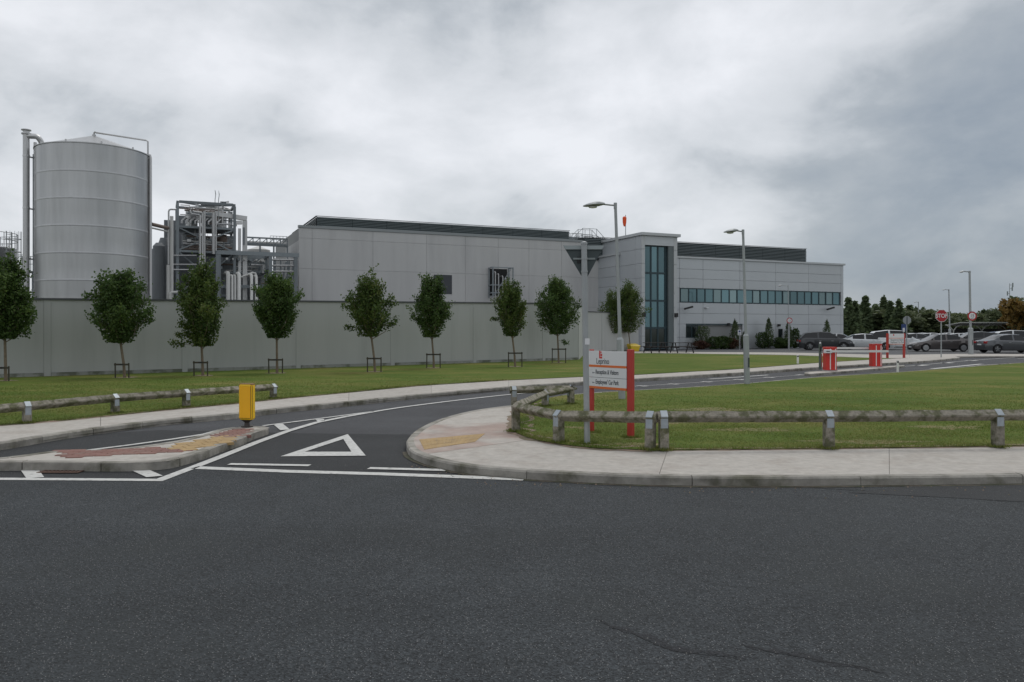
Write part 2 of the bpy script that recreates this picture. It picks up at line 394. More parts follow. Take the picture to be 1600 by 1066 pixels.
M['blue'] = mat('sign_blue', (0.02, 0.05, 0.16), 0.5)
M['amber'] = mat('amber_bollard_plastic', (0.93, 0.47, 0.008), 0.45, var=0.04)
M['amber2'] = mat('yellow_bollard_plastic', (0.90, 0.55, 0.012), 0.45)
M['rubber'] = mat('black_rubber', (0.02, 0.02, 0.02), 0.7)
M['brownplastic'] = mat('brown_collar', (0.045, 0.035, 0.03), 0.6)
M['timber'] = mat('weathered_timber', (0.235, 0.215, 0.175), 0.9, var=0.34, vscale=22, bump=0.9, bscale=35, color2=(0.10,0.10,0.055), c2scale=7, c2lo=0.46, c2hi=0.58, obj_rand=0.12)
M['strap'] = mat('galvanised_strap', (0.33, 0.37, 0.40), 0.5, metal=0.35, var=0.12, vscale=18)
M['stake'] = mat('dark_timber_stake', (0.055, 0.05, 0.035), 0.9, var=0.25)
M['bark'] = mat('young_tree_bark', (0.17, 0.135, 0.095), 0.9, var=0.25, vscale=12)
M['yellow'] = mat('yellow_plastic', (0.62, 0.44, 0.02), 0.5)
M['picnic'] = mat('dark_stained_timber', (0.025, 0.022, 0.022), 0.7)
M['gutter'] = mat('rusty_iron', (0.09, 0.05, 0.035), 0.9, var=0.3, vscale=20)
M['tyre'] = mat('tyre_rubber', (0.015, 0.015, 0.016), 0.8)
M['rim'] = mat('alloy_wheel', (0.35, 0.36, 0.37), 0.35, metal=0.7)
M['carglass'] = mat('car_window_glass', (0.010, 0.012, 0.014), 0.04, metal=0.0, spec=0.45)
M['lens'] = mat('headlight_lens', (0.6, 0.62, 0.65), 0.1, metal=0.3)
M['taillens'] = mat('tail_light_lens', (0.30, 0.01, 0.012), 0.2)
M['trim'] = mat('black_car_trim', (0.018, 0.018, 0.019), 0.5)
M['sock'] = mat('windsock_orange', (0.75, 0.09, 0.02), 0.7)
M['canopy'] = mat('pale_canopy_roof', (0.42, 0.43, 0.40), 0.6)
def grass_mat():
    m = bpy.data.materials.new('mown_grass'); m.use_nodes = True; nt = m.node_tree; N = nt.nodes; L = nt.links
    b = N['Principled BSDF']; b.inputs['Roughness'].default_value = 0.95; b.inputs['Specular IOR Level'].default_value = 0.1
    geo = N.new('ShaderNodeNewGeometry')
    def noise(s, d=5, st=(1,1,1), r=0.6):
        mp = N.new('ShaderNodeMapping'); mp.inputs['Scale'].default_value = st; L.new(geo.outputs['Position'], mp.inputs[0])
        n = N.new('ShaderNodeTexNoise'); n.inputs['Scale'].default_value = s; n.inputs['Detail'].default_value = d; n.inputs['Roughness'].default_value = r
        L.new(mp.outputs[0], n.inputs[0]); return n.outputs[0]
    cr = N.new('ShaderNodeValToRGB'); e = cr.color_ramp.elements
    e[0].position = 0.30; e[0].color = (0.058, 0.098, 0.018, 1); e[1].position = 0.68; e[1].color = (0.22, 0.19, 0.07, 1)
    x = e.new(0.46); x.color = (0.090, 0.132, 0.024, 1); x = e.new(0.58); x.color = (0.138, 0.152, 0.038, 1)
    a = N.new('ShaderNodeMath'); a.operation = 'MULTIPLY_ADD'; L.new(noise(0.42, 6, (0.5,1,1), 0.7), a.inputs[0]); a.inputs[1].default_value = 0.85
    a2 = N.new('ShaderNodeMath'); a2.operation = 'MULTIPLY'; L.new(noise(4, 6), a2.inputs[0]); a2.inputs[1].default_value = 0.16; L.new(a2.outputs[0], a.inputs[2])
    L.new(a.outputs[0], cr.inputs[0])
    f = N.new('ShaderNodeMapRange'); L.new(noise(38, 3), f.inputs[0]); f.inputs[1].default_value = 0.25; f.inputs[2].default_value = 0.75; f.inputs[3].default_value = 0.6; f.inputs[4].default_value = 1.35
    vm = N.new('ShaderNodeVectorMath'); vm.operation = 'SCALE'; L.new(cr.outputs[0], vm.inputs[0]); L.new(f.outputs[0], vm.inputs['Scale']); L.new(vm.outputs[0], b.inputs['Base Color'])
    bp = N.new('ShaderNodeBump'); bp.inputs['Strength'].default_value = 0.8; bp.inputs['Distance'].default_value = 0.03; L.new(noise(22, 5), bp.inputs['Height']); L.new(bp.outputs[0], b.inputs['Normal'])
    return m
M['grass'] = grass_mat()
M['blade'] = leaf_mat('grass_blades', [(0.07,0.12,0.02), (0.12,0.175,0.035), (0.20,0.215,0.06), (0.38,0.31,0.15)], 0.4, nscale=0.42)
M['leaf'] = leaf_mat('dark_maple_leaves', [(0.030,0.058,0.018), (0.052,0.095,0.026), (0.085,0.140,0.036), (0.125,0.175,0.042)], 0.4)
M['leafy'] = leaf_mat('yellowing_leaves', [(0.032,0.060,0.017), (0.058,0.100,0.026), (0.098,0.145,0.034), (0.155,0.175,0.040)], 0.4)
M['conifer'] = leaf_mat('conifer_foliage', [(0.075,0.105,0.060), (0.105,0.145,0.070), (0.14,0.18,0.080)], 0.4)
M['hedge'] = leaf_mat('broadleaf_foliage', [(0.065,0.09,0.050), (0.095,0.12,0.058), (0.13,0.15,0.066)], 0.4)
M['autumn'] = leaf_mat('autumn_foliage', [(0.07,0.075,0.02), (0.16,0.10,0.025), (0.20,0.12,0.028), (0.08,0.085,0.025)], 0.25)
M['shrub'] = leaf_mat('shrub_foliage', [(0.018,0.035,0.010), (0.035,0.065,0.014), (0.060,0.095,0.020)], 0.15)
M['shrubred'] = leaf_mat('reddish_shrub_foliage', [(0.06,0.02,0.02), (0.07,0.035,0.02), (0.05,0.05,0.02)], 0.15)

# ------------------------------------------------------------------ ground, roads, pavements
K = 0.105
MB().sheet([(-900,-400),(1300,-400),(1300,1500),(-900,1500)], -0.06).build('ground', M['grass'], kind='structure')
MB().sheet([(-70,-40),(90,-40),(90,88),(110,140),(20,140),(-70,88)], -0.008).build('car_park', M['asphalt_park'], kind='structure')
side = [G(-600,760),G(-600,690),G(0,660),G(400,630),G(850,588),G(1280,566),G(1600,548),G(1800,546),G(2200,600),G(1600,640),G(1100,680),G(850,770),G(300,760)]
MB().sheet(side, -0.004).build('side_road', M['asphalt_side'], kind='structure')
junction = [G(-900,752),G(-900,690),G(0,688),G(250,672),G(470,677),G(560,678.2),G(640,679),G(760,680),G(900,700),G(900,752),G(819,749),G(600,741),G(301,731),G(248,750.5),G(0,749.5)]
MB().sheet(junction, 0.0).build('junction_surface', M['asphalt_dark'], kind='structure')
mainp = [(-60,-30),(60,-30),(60,12.0),(30,10.6),G(1900,744),G(1450,752),G(1200,754),G(1000,753),G(900,750.5),G(819,748.8),G(600,740.5),G(301,730.8),G(248,750),G(0,749),G(-900,747),(-60,9.0)]
MB().sheet(mainp, 0.004).build('main_road', M['asphalt'], kind='structure')
# pavement bays and kerb stones
def offset(pts, w):
    out = []
    for i, p in enumerate(pts):
        d = (pts[min(i+1,len(pts)-1)] - pts[max(i-1,0)]); n = Vector((-d.y, d.x)).normalized(); out.append(p + n*w)
    return out
def kerb_run(parent, P, side_, top=K, width=0.125, stone=0.915, maxn=300, gap=0.006, matn='kerb', drop=-0.02):
    """stones along polyline P (outer, road-side top edge); side_ = +1 body lies to the left of travel"""
    pts = resample(smooth_poly(P, 0.12), 0.12)
    per = max(1, round(stone/0.12)); i = 0; n = 0
    while i < len(pts)-1 and n < maxn:
        seg = pts[i:i+per+1]
        if len(seg) < 2: break
        a = [p.copy() for p in seg]
        d0 = (a[1]-a[0]).normalized(); d1 = (a[-1]-a[-2]).normalized(); a[0] += d0*gap; a[-1] -= d1*gap
        o = offset(a, 0.0); c = offset(a, 0.018*side_); b = offset(a, width*side_)
        m = len(a); jz = random.uniform(-0.003, 0.003); jo = Vector((random.uniform(-.003,.003), random.uniform(-.003,.003)))
        prof = [(o, drop), (o, top-0.02+jz), (c, top+jz), (b, top+jz), (b, drop)]
        org = a[0]
        vs = []; fs = []
        for (ring, z) in prof: vs += [(p.x-org.x+jo.x, p.y-org.y+jo.y, z) for p in ring]
        for r in range(4):
            for k in range(m-1):
                q = (r*m+k, r*m+k+1, (r+1)*m+k+1, (r+1)*m+k)
                fs.append(q if side_ > 0 else q[::-1])
        e0 = tuple(r*m for r in range(5)); e1 = tuple(r*m+m-1 for r in range(5))
        fs.append(e0 if side_ > 0 else e0[::-1]); fs.append(e1[::-1] if side_ > 0 else e1)
        mb = MB(); mb.add(vs, fs); mb.build('kerb_stone', M[matn], parent, loc=(org.x, org.y, 0))
        i += per; n += 1
def bays(parent, pairs, L, z, mat_, inset, gap=0.006, name='paving_bay', pinkrange=None):
    fo = catmull([p[0] for p in pairs], None); fb = catmull([p[1] for p in pairs], None); T = len(pairs)-1
    ts = [T*k/600 for k in range(601)]; acc = [0]
    for t0, t1 in zip(ts, ts[1:]): acc.append(acc[-1] + 0.5*((fo(t1)-fo(t0)).length + (fb(t1)-fb(t0)).length))
    n = max(1, round(acc[-1]/L)); cuts = []; i = 0
    for k in range(n+1):
        v = acc[-1]*k/n
        while i < 599 and acc[i+1] < v: i += 1
        cuts.append(ts[i] + (ts[i+1]-ts[i])*(v-acc[i])/max(1e-9, acc[i+1]-acc[i]))
    for c0, c1 in zip(cuts, cuts[1:]):
        m = max(3, int((c1-c0)*6)+2); A = []; B = []
        for k in range(m):
            t = c0 + (c1-c0)*(gap*0.5/L + (1-gap/L)*k/(m-1))
            o, b = fo(t), fb(t); d = (b-o); l = d.length
            o2 = o + d*(min(inset, l*0.5)/max(l, 1e-6)); A.append(o2); B.append(b)
        poly = A + B[::-1]; org = A[0]
        mb = MB(); zz = z + random.uniform(-0.002, 0.002)
        q = [(p.x-org.x, p.y-org.y) for p in poly]
        vs = [(x, y, zz) for x, y in q] + [(x, y, zz-0.08) for x, y in q]; N_ = len(q)
        fs = [(k, k+1, 2*m-2-k, 2*m-1-k) for k in range(m-1)]
        ar = sum(q[k][0]*q[(k+1)%N_][1]-q[(k+1)%N_][0]*q[k][1] for k in range(N_))
        if ar < 0: fs = [f[::-1] for f in fs]
        for k in range(N_):
            j = (k+1) % N_; f = (k, k+N_, j+N_, j); fs.append(f if ar > 0 else f[::-1])
        mb.add(vs, fs)
        pink = pinkrange and pinkrange[0] <= c0 and c1 <= pinkrange[1]
        mb.build(name, M['slab_pink'] if pink else mat_, parent, loc=(org.x, org.y, 0))
g = lambda x, y: Vector(G(x, y, K))
rp = [((858,622.3),(863,621.4)),((800,632.5),(829,628)),((740,641),(812,637)),((690,653.5),(803,650)),((655,669),(801,662)),((637,684),(802,669)),((636,695),(806,677)),
      ((646,706),(822,684)),((682,718),(845,690)),((738,728),(875,695)),((795,733),(905,699)),((850,737),(940,702)),((1000,743.5),(1020,704.3)),((1200,745.5),(1200,702.8)),
      ((1450,743.6),(1450,699.7)),((1600,741.7),(1600,697.2)),((1900,736.5),(1900,692)),((2600,722),(2600,681))]
rp = [(g(*a), g(*b)) for a, b in rp]
pav_r = empty('pavement', kind='structure')
bays(pav_r, rp, 2.6, K-0.003, M['slab'], 0.125, gap=.004, pinkrange=(2.0, 7.6))
kerb_run(pav_r, [a for a, b in rp], +1, stone=1.8, gap=.004)
MB().sheet([tuple(a) for a, b in rp] + [tuple(b) for a, b in rp[::-1]], K-0.07).build('bedding', M['dirt'], pav_r)
lp = [((-1000,722),(-1000,694)),((-500,714),(-500,686)),((-250,709),(-250,682)),((-100,701),(-100,674)),((0,692),(0,665.5)),((112,674),(112,656.5)),((253,656),(253,641.8)),((365,645.8),(365,631.5)),((450,636.2),(450,622.6)),
      ((512,630.6),(512,616.8)),((653,616.6),(653,603.3)),((794,604.3),(794,594.6)),((911,596.5),(911,589)),((1000,591.3),(1000,585.6)),((1080,586.6),(1080,581)),((1168,581.3),(1160,576.4)),
      ((1280,573.6),(1280,567)),((1370,568.2),(1360,562.3)),((1450,563.6),(1430,559)),((1500,559.0),(1490,556.3))]
lp = [(g(*a), g(*b)) for a, b in lp]
pav_l = empty('pavement', kind='structure')
bays(pav_l, lp, 3.0, K-0.003, M['slab'], 0.125)
kerb_run(pav_l, [a for a, b in lp], +1)
MB().sheet([tuple(a) for a, b in lp] + [tuple(b) for a, b in lp[::-1]], K-0.07).build('bedding', M['dirt'], pav_l)
# the front edge strip of the car park: pale path in front of the building
path = empty('footpath', kind='structure')
pp = [((885,551.5),(885,549.2)),((985,551.8),(985,549.2)),((1100,552.8),(1100,550.2)),((1230,554.5),(1230,551.0)),((1320,557.6),(1330,553.2)),((1400,559.6),(1400,554.4)),((1500,556.8),(1500,553.0)),((1600,556.4),(1600,553.4)),((1760,557),(1760,554))]
pp = [(g(*a), g(*b)) for a, b in pp]
bays(path, pp, 3.2, K-0.003, M['slab'], 0.0)
# lawns
LZ = K + 0.012
gl = lambda x, y: G(x, y, LZ)
rl_near = [tuple(b) for a, b in rp]
rl_far = [gl(*p) for p in [(2300,552),(1900,556.5),(1600,567),(1500,574.5),(1400,582),(1280,589.5),(1170,599),(1080,605.3),(986,610.4),(911,615.4),(881,617.8)]]
lawn_r = rl_near + [(62, 45)] + rl_far
WA = Vector((-17.0, 26.3)); WD = Vector((20.47, 16.7)).normalized()
wend = 26.6
wallpts = [WA + WD*s for s in (-14, 0, 10, 20, wend)]
lawn_l = [tuple(b) for a, b in lp[2:18]] + [gl(1400,560),gl(1320,558.2),gl(1230,555),gl(1100,553.1),gl(985,552),gl(900,552), gl(880,556)] + [tuple(p + Vector((-WD.y, WD.x))*0.6) for p in wallpts[::-1]]
for nm, poly in (('lawn', lawn_r), ('lawn', lawn_l)):
    mb = MB(); mb.sheet(poly, LZ); n = len(poly)
    mb.build(nm, M['grass'], kind='structure')
# low kerb along the far side of the right-hand lawn
edge = empty('lawn_edging', kind='structure')
kerb_run(edge, [Vector(p) for p in rl_far[1:]], -1, top=K+0.012, width=0.10)
# bare soil rim round the corner of the lawn and along pavements
def strip(P, w0, w1, z, jitter=0.05, step=0.2, z1=None):
    z1 = K if z1 is None else z1
    pts = resample(smooth_poly(P, step), step); a = offset(pts, w0); b = offset(pts, w1)
    a = [p + Vector((random.uniform(-jitter,jitter), random.uniform(-jitter,jitter))) for p in a]; m = len(pts)
    b = [p + Vector((random.uniform(-jitter,jitter)*.35, random.uniform(-jitter,jitter)*.35)) for p in b]
    mb = MB(); mb.add([(p.x,p.y,z) for p in a] + [(p.x,p.y,z1) for p in b], [(k, k+1, m+k+1, m+k) for k in range(m-1)]); return mb
strip([b for a, b in rp[1:13]], 0.28, -0.09, LZ+0.003, 0.14, z1=K-.001).build('bare_soil', M['soil'], kind='structure')
strip([b for a, b in rp[12:17]], 0.09, -0.03, LZ+0.004, 0.05, z1=K-.001).build('bare_soil', M['soil'], kind='structure')
strip([b for a, b in lp[3:12]], 0.05, -0.03, LZ+0.004, 0.03, z1=K-.001).build('bare_soil', M['soil'], kind='structure')
strip([Vector((a.x, a.y-0.0)) for a, b in rp[6:16]], 0.02, -0.07, 0.010, 0.02, z1=0.008).build('gutter_dirt', M['dirt'], kind='structure')
# tactile paving slabs set on the corner pavement
def quad_grid(parent, c, nu, nv, z, m, name, gap=0.05, h=0.03, domes=False):
    c = [Vector(q) for q in c]
    for i in range(nu):
        for j in range(nv):
            def P(u, v): return c[0].lerp(c[1], u).lerp(c[3].lerp(c[2], u), v)
            u0, u1, v0, v1 = (i+gap/2)/nu, (i+1-gap/2)/nu, (j+gap/2)/nv, (j+1-gap/2)/nv
            q = [P(u0,v0), P(u1,v0), P(u1,v1), P(u0,v1)]; o = q[0]; mb = MB()
            zz = z + random.uniform(-.001,.002)
            mb.prism([(p.x-o.x, p.y-o.y) for p in q], zz-h, zz)
            if domes:
                for a in range(4):
                    for b_ in range(4):
                        cc = P(u0+(u1-u0)*(a+.5)/4, v0+(v1-v0)*(b_+.5)/4)-o
                        mb.lathe([(0.018,zz),(0.012,zz+0.002)], 5, (cc.x, cc.y, 0))
            mb.build(name, m, parent, loc=(o.x, o.y, 0))
quad_grid(pav_r, [g(663,702.5), g(742,690.5), g(758,677.5), g(655,687)], 4, 3, K+0.002, M['buff'], 'tactile_slab', gap=.014, domes=True)
# traffic island
isl = [(-140,729),(-140,722),(0,714.5),(90,703.6),(149,702.5),(197,699),(270,689.5),(320,678),(343,670.7),(374,666.6),(394,665.4),(413,665.8),(421,668),(408,672.5),(394,677),(377,685),(340,697),(322,704),(297,711),(262,719.5),(200,723),(100,722.5),(0,722),(-100,724)]
isl = [g(*p) for p in isl][::-1]
island = empty('traffic_island', kind='structure')
sm = smooth_poly(isl, 0.2, closed=True)
area = sum(sm[i].x*sm[(i+1)%len(sm)].y - sm[(i+1)%len(sm)].x*sm[i].y for i in range(len(sm)))
kerb_run(island, isl + [isl[0]], +1 if area > 0 else -1, top=K)
MB().sheet([tuple(p) for p in sm[:-1]], K-0.006).build('concrete_infill', M['slab'], island)
def paver_field(parent, poly, ang, m, name, z, w=0.2, h=0.1, gap=0.008):
    poly = [Vector(p) for p in poly]; me = MB().bbox((-w/2+gap/2,-h/2+gap/2,-0.04),(w/2-gap/2,h/2-gap/2,0), 0.004).mesh(name, m)
    cx = sum(p.x for p in poly)/len(poly); cy = sum(p.y for p in poly)/len(poly); ca, sa = math.cos(ang), math.sin(ang)
    for i in range(-22, 23):
        for j in range(-22, 23):
            lx, ly = (i + (0.5 if j % 2 else 0))*w, j*h
            x, y = cx+ca*lx-sa*ly, cy+sa*lx+ca*ly
            if inpoly((x, y), poly): link(name, me, parent, (x, y, z+random.uniform(-.001,.002)), (random.uniform(-.008,.008), random.uniform(-.008,.008), ang))
paver_field(island, [g(93,704),g(93,716),g(233,708.5),(g(300,704.5)),g(256,698.5),g(149,703)], R(8), M['red_paver'], 'red_paver', K+0.003)
paver_field(island, [g(256,698.5),g(300,704.5),g(345,693),g(384,681.5),g(372,678.8),g(330,683.2)], R(38), M['buff'], 'tactile_slab', K+0.003, 0.2, 0.2)
paver_field(island, [g(330,683.2),g(357,671.5),g(394,669.5),g(385,681.5)], R(38), M['red_paver'], 'red_paver', K+0.003)
# barrier island in the side road
bi = [(1258,583.5),(1262,581),(1300,578.3),(1370,573.2),(1408,570.8),(1412,571.7),(1390,574.2),(1340,578.8),(1300,581.9),(1266,584.6)]
bi = [Vector(G(x, y, 0.08)) for x, y in bi][::-1]
bisl = empty('traffic_island', kind='structure')
sm = smooth_poly(bi, 0.3, closed=True); area = sum(sm[i].x*sm[(i+1)%len(sm)].y - sm[(i+1)%len(sm)].x*sm[i].y for i in range(len(sm)))
kerb_run(bisl, bi + [bi[0]], +1 if area > 0 else -1, top=0.08)
MB().sheet([tuple(p) for p in sm[:-1]], 0.075).build('concrete_infill', M['slab'], bisl)

# ------------------------------------------------------------------ road markings
MZ = 0.009
def line(P, w, name='road_line', z=MZ, w1=None):
    pts = smooth_poly([Vector(G(x, y, z)) for x, y in P], 0.4); w1 = w if w1 is None else w1; m = len(pts)
    a = []; b = []
    for i, p in enumerate(pts):
        d = (pts[min(i+1,m-1)] - pts[max(i-1,0)]).normalized(); n = Vector((-d.y, d.x)); ww = w + (w1-w)*i/(m-1); ww *= random.uniform(0.96, 1.04)
        a.append(p+n*ww/2); b.append(p-n*ww/2)
    MB().add([(p.x,p.y,z) for p in a+b], [(m+k, m+k+1, k+1, k) for k in range(m-1)]).build(name, M['paint'], kind='structure')
def lineseg(P, w, **k):
    for p, q in zip(P, P[1:]): pass
    pts = [Vector(G(x, y, MZ)) for x, y in P]; m = len(pts); a = []; b = []
    for i in range(m):
        d0 = (pts[i]-pts[i-1]).normalized() if i else (pts[1]-pts[0]).normalized()
        d1 = (pts[i+1]-pts[i]).normalized() if i < m-1 else d0
        n = Vector((-(d0+d1).y, (d0+d1).x)).normalized(); s = 1/max(0.4, n.dot(Vector((-d0.y, d0.x))))
        a.append(pts[i]+n*w/2*s); b.append(pts[i]-n*w/2*s)
    MB().add([(p.x,p.y,MZ) for p in a+b], [(m+k, m+k+1, k+1, k) for k in range(m-1)]).build('road_line', M['paint'], kind='structure')
lineseg([(-900,747),(0,748.2),(130,749),(249,750),(301,730.5),(345,713.5),(400,691.5),(450,673.3),(495,660),(540,651),(583,643.5)], 0.13)
line([(583,643.5),(620,637.5),(681,629.5),(740,622.5),(799,616.2),(850,612)], 0.12)
line([(411,665.2),(460,659),(500,653.8),(557,646.3),(583,642.8)], 0.09)
line([(135,703.6),(197,696),(270,686),(320,678.2),(345,671.5)], 0.10)
lineseg([(304,730.5),(450,736.4),(597,740.5),(819,748.6)], 0.17)
lineseg([(358,725),(420,726),(484,727.2)], 0.12); lineseg([(576,731.4),(640,733),(697,734.5)], 0.13)
def mquad(P):
    pts = [G(x, y, MZ) for x, y in P]; MB().sheet(pts, MZ).build('road_marking', M['paint'], kind='structure')
mquad([(427,663.3),(442,662.3),(453,671.2),(438,672.2)]); mquad([(493,655.6),(505.5,654.6),(508,657.3),(496,658.4)])
mquad([(30.4,731.8),(59,731.8),(69,745.6),(41,747)]); mquad([(202.5,733.6),(226.4,731.3),(254.5,743.3),(229,745.6)])
o3 = [G(*p, MZ) for p in [(438.5,713),(543.4,678.4),(571.5,712)]]; i3 = [G(*p, MZ) for p in [(476,705.9),(536.5,686),(549,705.9)]]
MB().add([(*p, MZ) for p in o3+i3], [(0,3,4,1)[::-1],(1,4,5,2)[::-1],(2,5,3,0)[::-1]]).build('give_way_triangle', M['paint'], kind='structure')
for x, y in [(1003,603.2),(1052,600.2),(1104,596.8),(1155,593.3),(1202,589.8),(1252,585.9)]: lineseg([(x-4,y+.2),(x+4,y-.3)], 0.34)
line([(930,606.5),(1003,603),(1104,596.7),(1202,589.7),(1262,585.3)], 0.05)
line([(1108,592.4),(1150,589.6),(1200,586)], 0.16)
line([(1456,576.4),(1500,572.2),(1534,568.8)], 0.25)
for x0, x1, y in [(1434,1446,571),(1477,1485,567),(1514,1523,563.4)]: lineseg([(x0,y+.4),(x1,y-.3)], 0.45)
line([(1412,572.4),(1434,570.9),(1514,563.6),(1600,557.8)], 0.10)
line([(1590,560.4),(1700,556.5)], 0.12)
# cracks, resurfacing joint, drains
def crack(P, w, mm='crack', z=0.006, nm='road_crack'):
    pts = resample([Vector(G(x, y, z)) for x, y in P], 0.035); m = len(pts); a = []; b = []
    off = 0
    for i, p in enumerate(pts):
        d = (pts[min(i+1,m-1)] - pts[max(i-1,0)]).normalized(); n = Vector((-d.y, d.x)); off = off*0.8+random.uniform(-.012,.012); ww = w*random.uniform(0.15, 1.3)*math.sin(math.pi*(i+.5)/m)**.5
        a.append(p+n*(off+ww/2)); b.append(p+n*(off-ww/2))
    MB().add([(p.x,p.y,z) for p in a+b], [(m+k, m+k+1, k+1, k) for k in range(m-1)]).build(nm, M[mm], kind='structure')
M['smudge'] = asphalt('damp_dark_asphalt', (0.022,0.024,0.027), speck=.06, fine=.5)
for P in ([(928,968),(985,987),(1020,1000),(1046,1011),(1075,1017),(1120,1021),(1165,1029)],[(1160,1006),(1210,1017),(1262,1027),(1300,1036),(1345,1043),(1385,1052)]):
    crack(P, 0.075, 'smudge', .0052, 'road_stain')
crack([(932,972),(985,989),(1020,1001),(1046,1012),(1075,1018),(1120,1022),(1165,1030)], 0.010)
crack([(1165,1008),(1210,1018),(1262,1028),(1300,1037),(1345,1044),(1380,1052)], 0.013)
crack([(1215,757),(1300,764),(1400,770),(1600,786)], 0.02)
MB().sheet([G(1325,770,.006),G(1480,777.5,.006),G(1700,790,.006),G(1900,800,.006),G(2000,760,.006),G(1800,750,.006),G(1600,754,.006),G(1450,756.5,.006)], 0.007).build('road_patch', M['asphalt_dark'], kind='structure')
def drain(px, py, rz, label):
    x, y = G(px, py); e = empty('drain_cover', (x, y, 0.006), rz, label, 'drain cover')
    MB().box((-.24,-.2,0),(-.2,.2,.008)).box((.2,-.2,0),(.24,.2,.008)).box((-.2,-.2,0),(.2,-.16,.008)).box((-.2,.16,0),(.2,.2,.008)).build('frame', M['gutter'], e)
    MB().box((-.2,-.16,-.004),(.2,.16,.001)).build('sump', M['dark'], e)
    me = MB().box((-.012,-.16,.001),(.012,.16,.008)).mesh('grate_bar', M['gutter'])
    for k in range(8): link('grate_bar', me, e, (-.17+k*.048, 0, 0))
drain(104, 735.5, 0, 'rusty iron drain cover in the gutter below the traffic island')
drain(1278, 583, R(30), 'dark drain cover beside the barrier island')
def worn_patches():
    rr = random.Random(5)
    for px, py, a, b in [(1050,660,.5,.16),(1180,672,.8,.2),(1340,690,1.1,.16),(1480,668,.7,.2),(905,668,.3,.12),(1110,640,.9,.25),(1000,694,.5,.10),(1560,655,.9,.2),(1240,647,.8,.2),(985,685,.16,.10),(926,677,.12,.08)]:
        x, y = G(px, py, LZ); n = 26; P = []
        for k in range(n):
            t = 2*math.pi*k/n; q = rr.uniform(.45, 1.1); P.append((x+math.cos(t)*a*q, y+math.sin(t)*b*q*1.6))
        MB().sheet(P, LZ+.002).build('worn_turf_patch', M['worn'], kind='structure')
M['worn'] = mat('dry_worn_turf', (0.19, 0.15, 0.06), 0.95, var=0.3, vscale=30, color2=(0.12,0.13,0.035), c2scale=7, c2lo=.42, c2hi=.55, bump=.5, bscale=60)
worn_patches()
def gravel():
    """small loose stones scattered along the kerb"""
    mb = MB()
    for _ in range(110):
        t = random.random(); i = random.choice(range(7, 15)); a, b = rp[i][0], rp[i+1][0]; p = a.lerp(b, t); d = abs(random.gauss(0, 0.25))+0.06
        x, y = p.x + random.uniform(-.05,.05), p.y - d; s = random.uniform(.004, .010)
        mb.add([(x-s,y-s,.005),(x+s,y-s,.005),(x+s,y+s,.005),(x-s,y+s,.005),(x,y,.005+s*1.3)], [(0,1,4),(1,2,4),(2,3,4),(3,0,4)])
    tag(mb.build('loose_gravel', M['soil']), 'small loose stones scattered along the foreground kerb', 'gravel', None, 'stuff')
gravel()
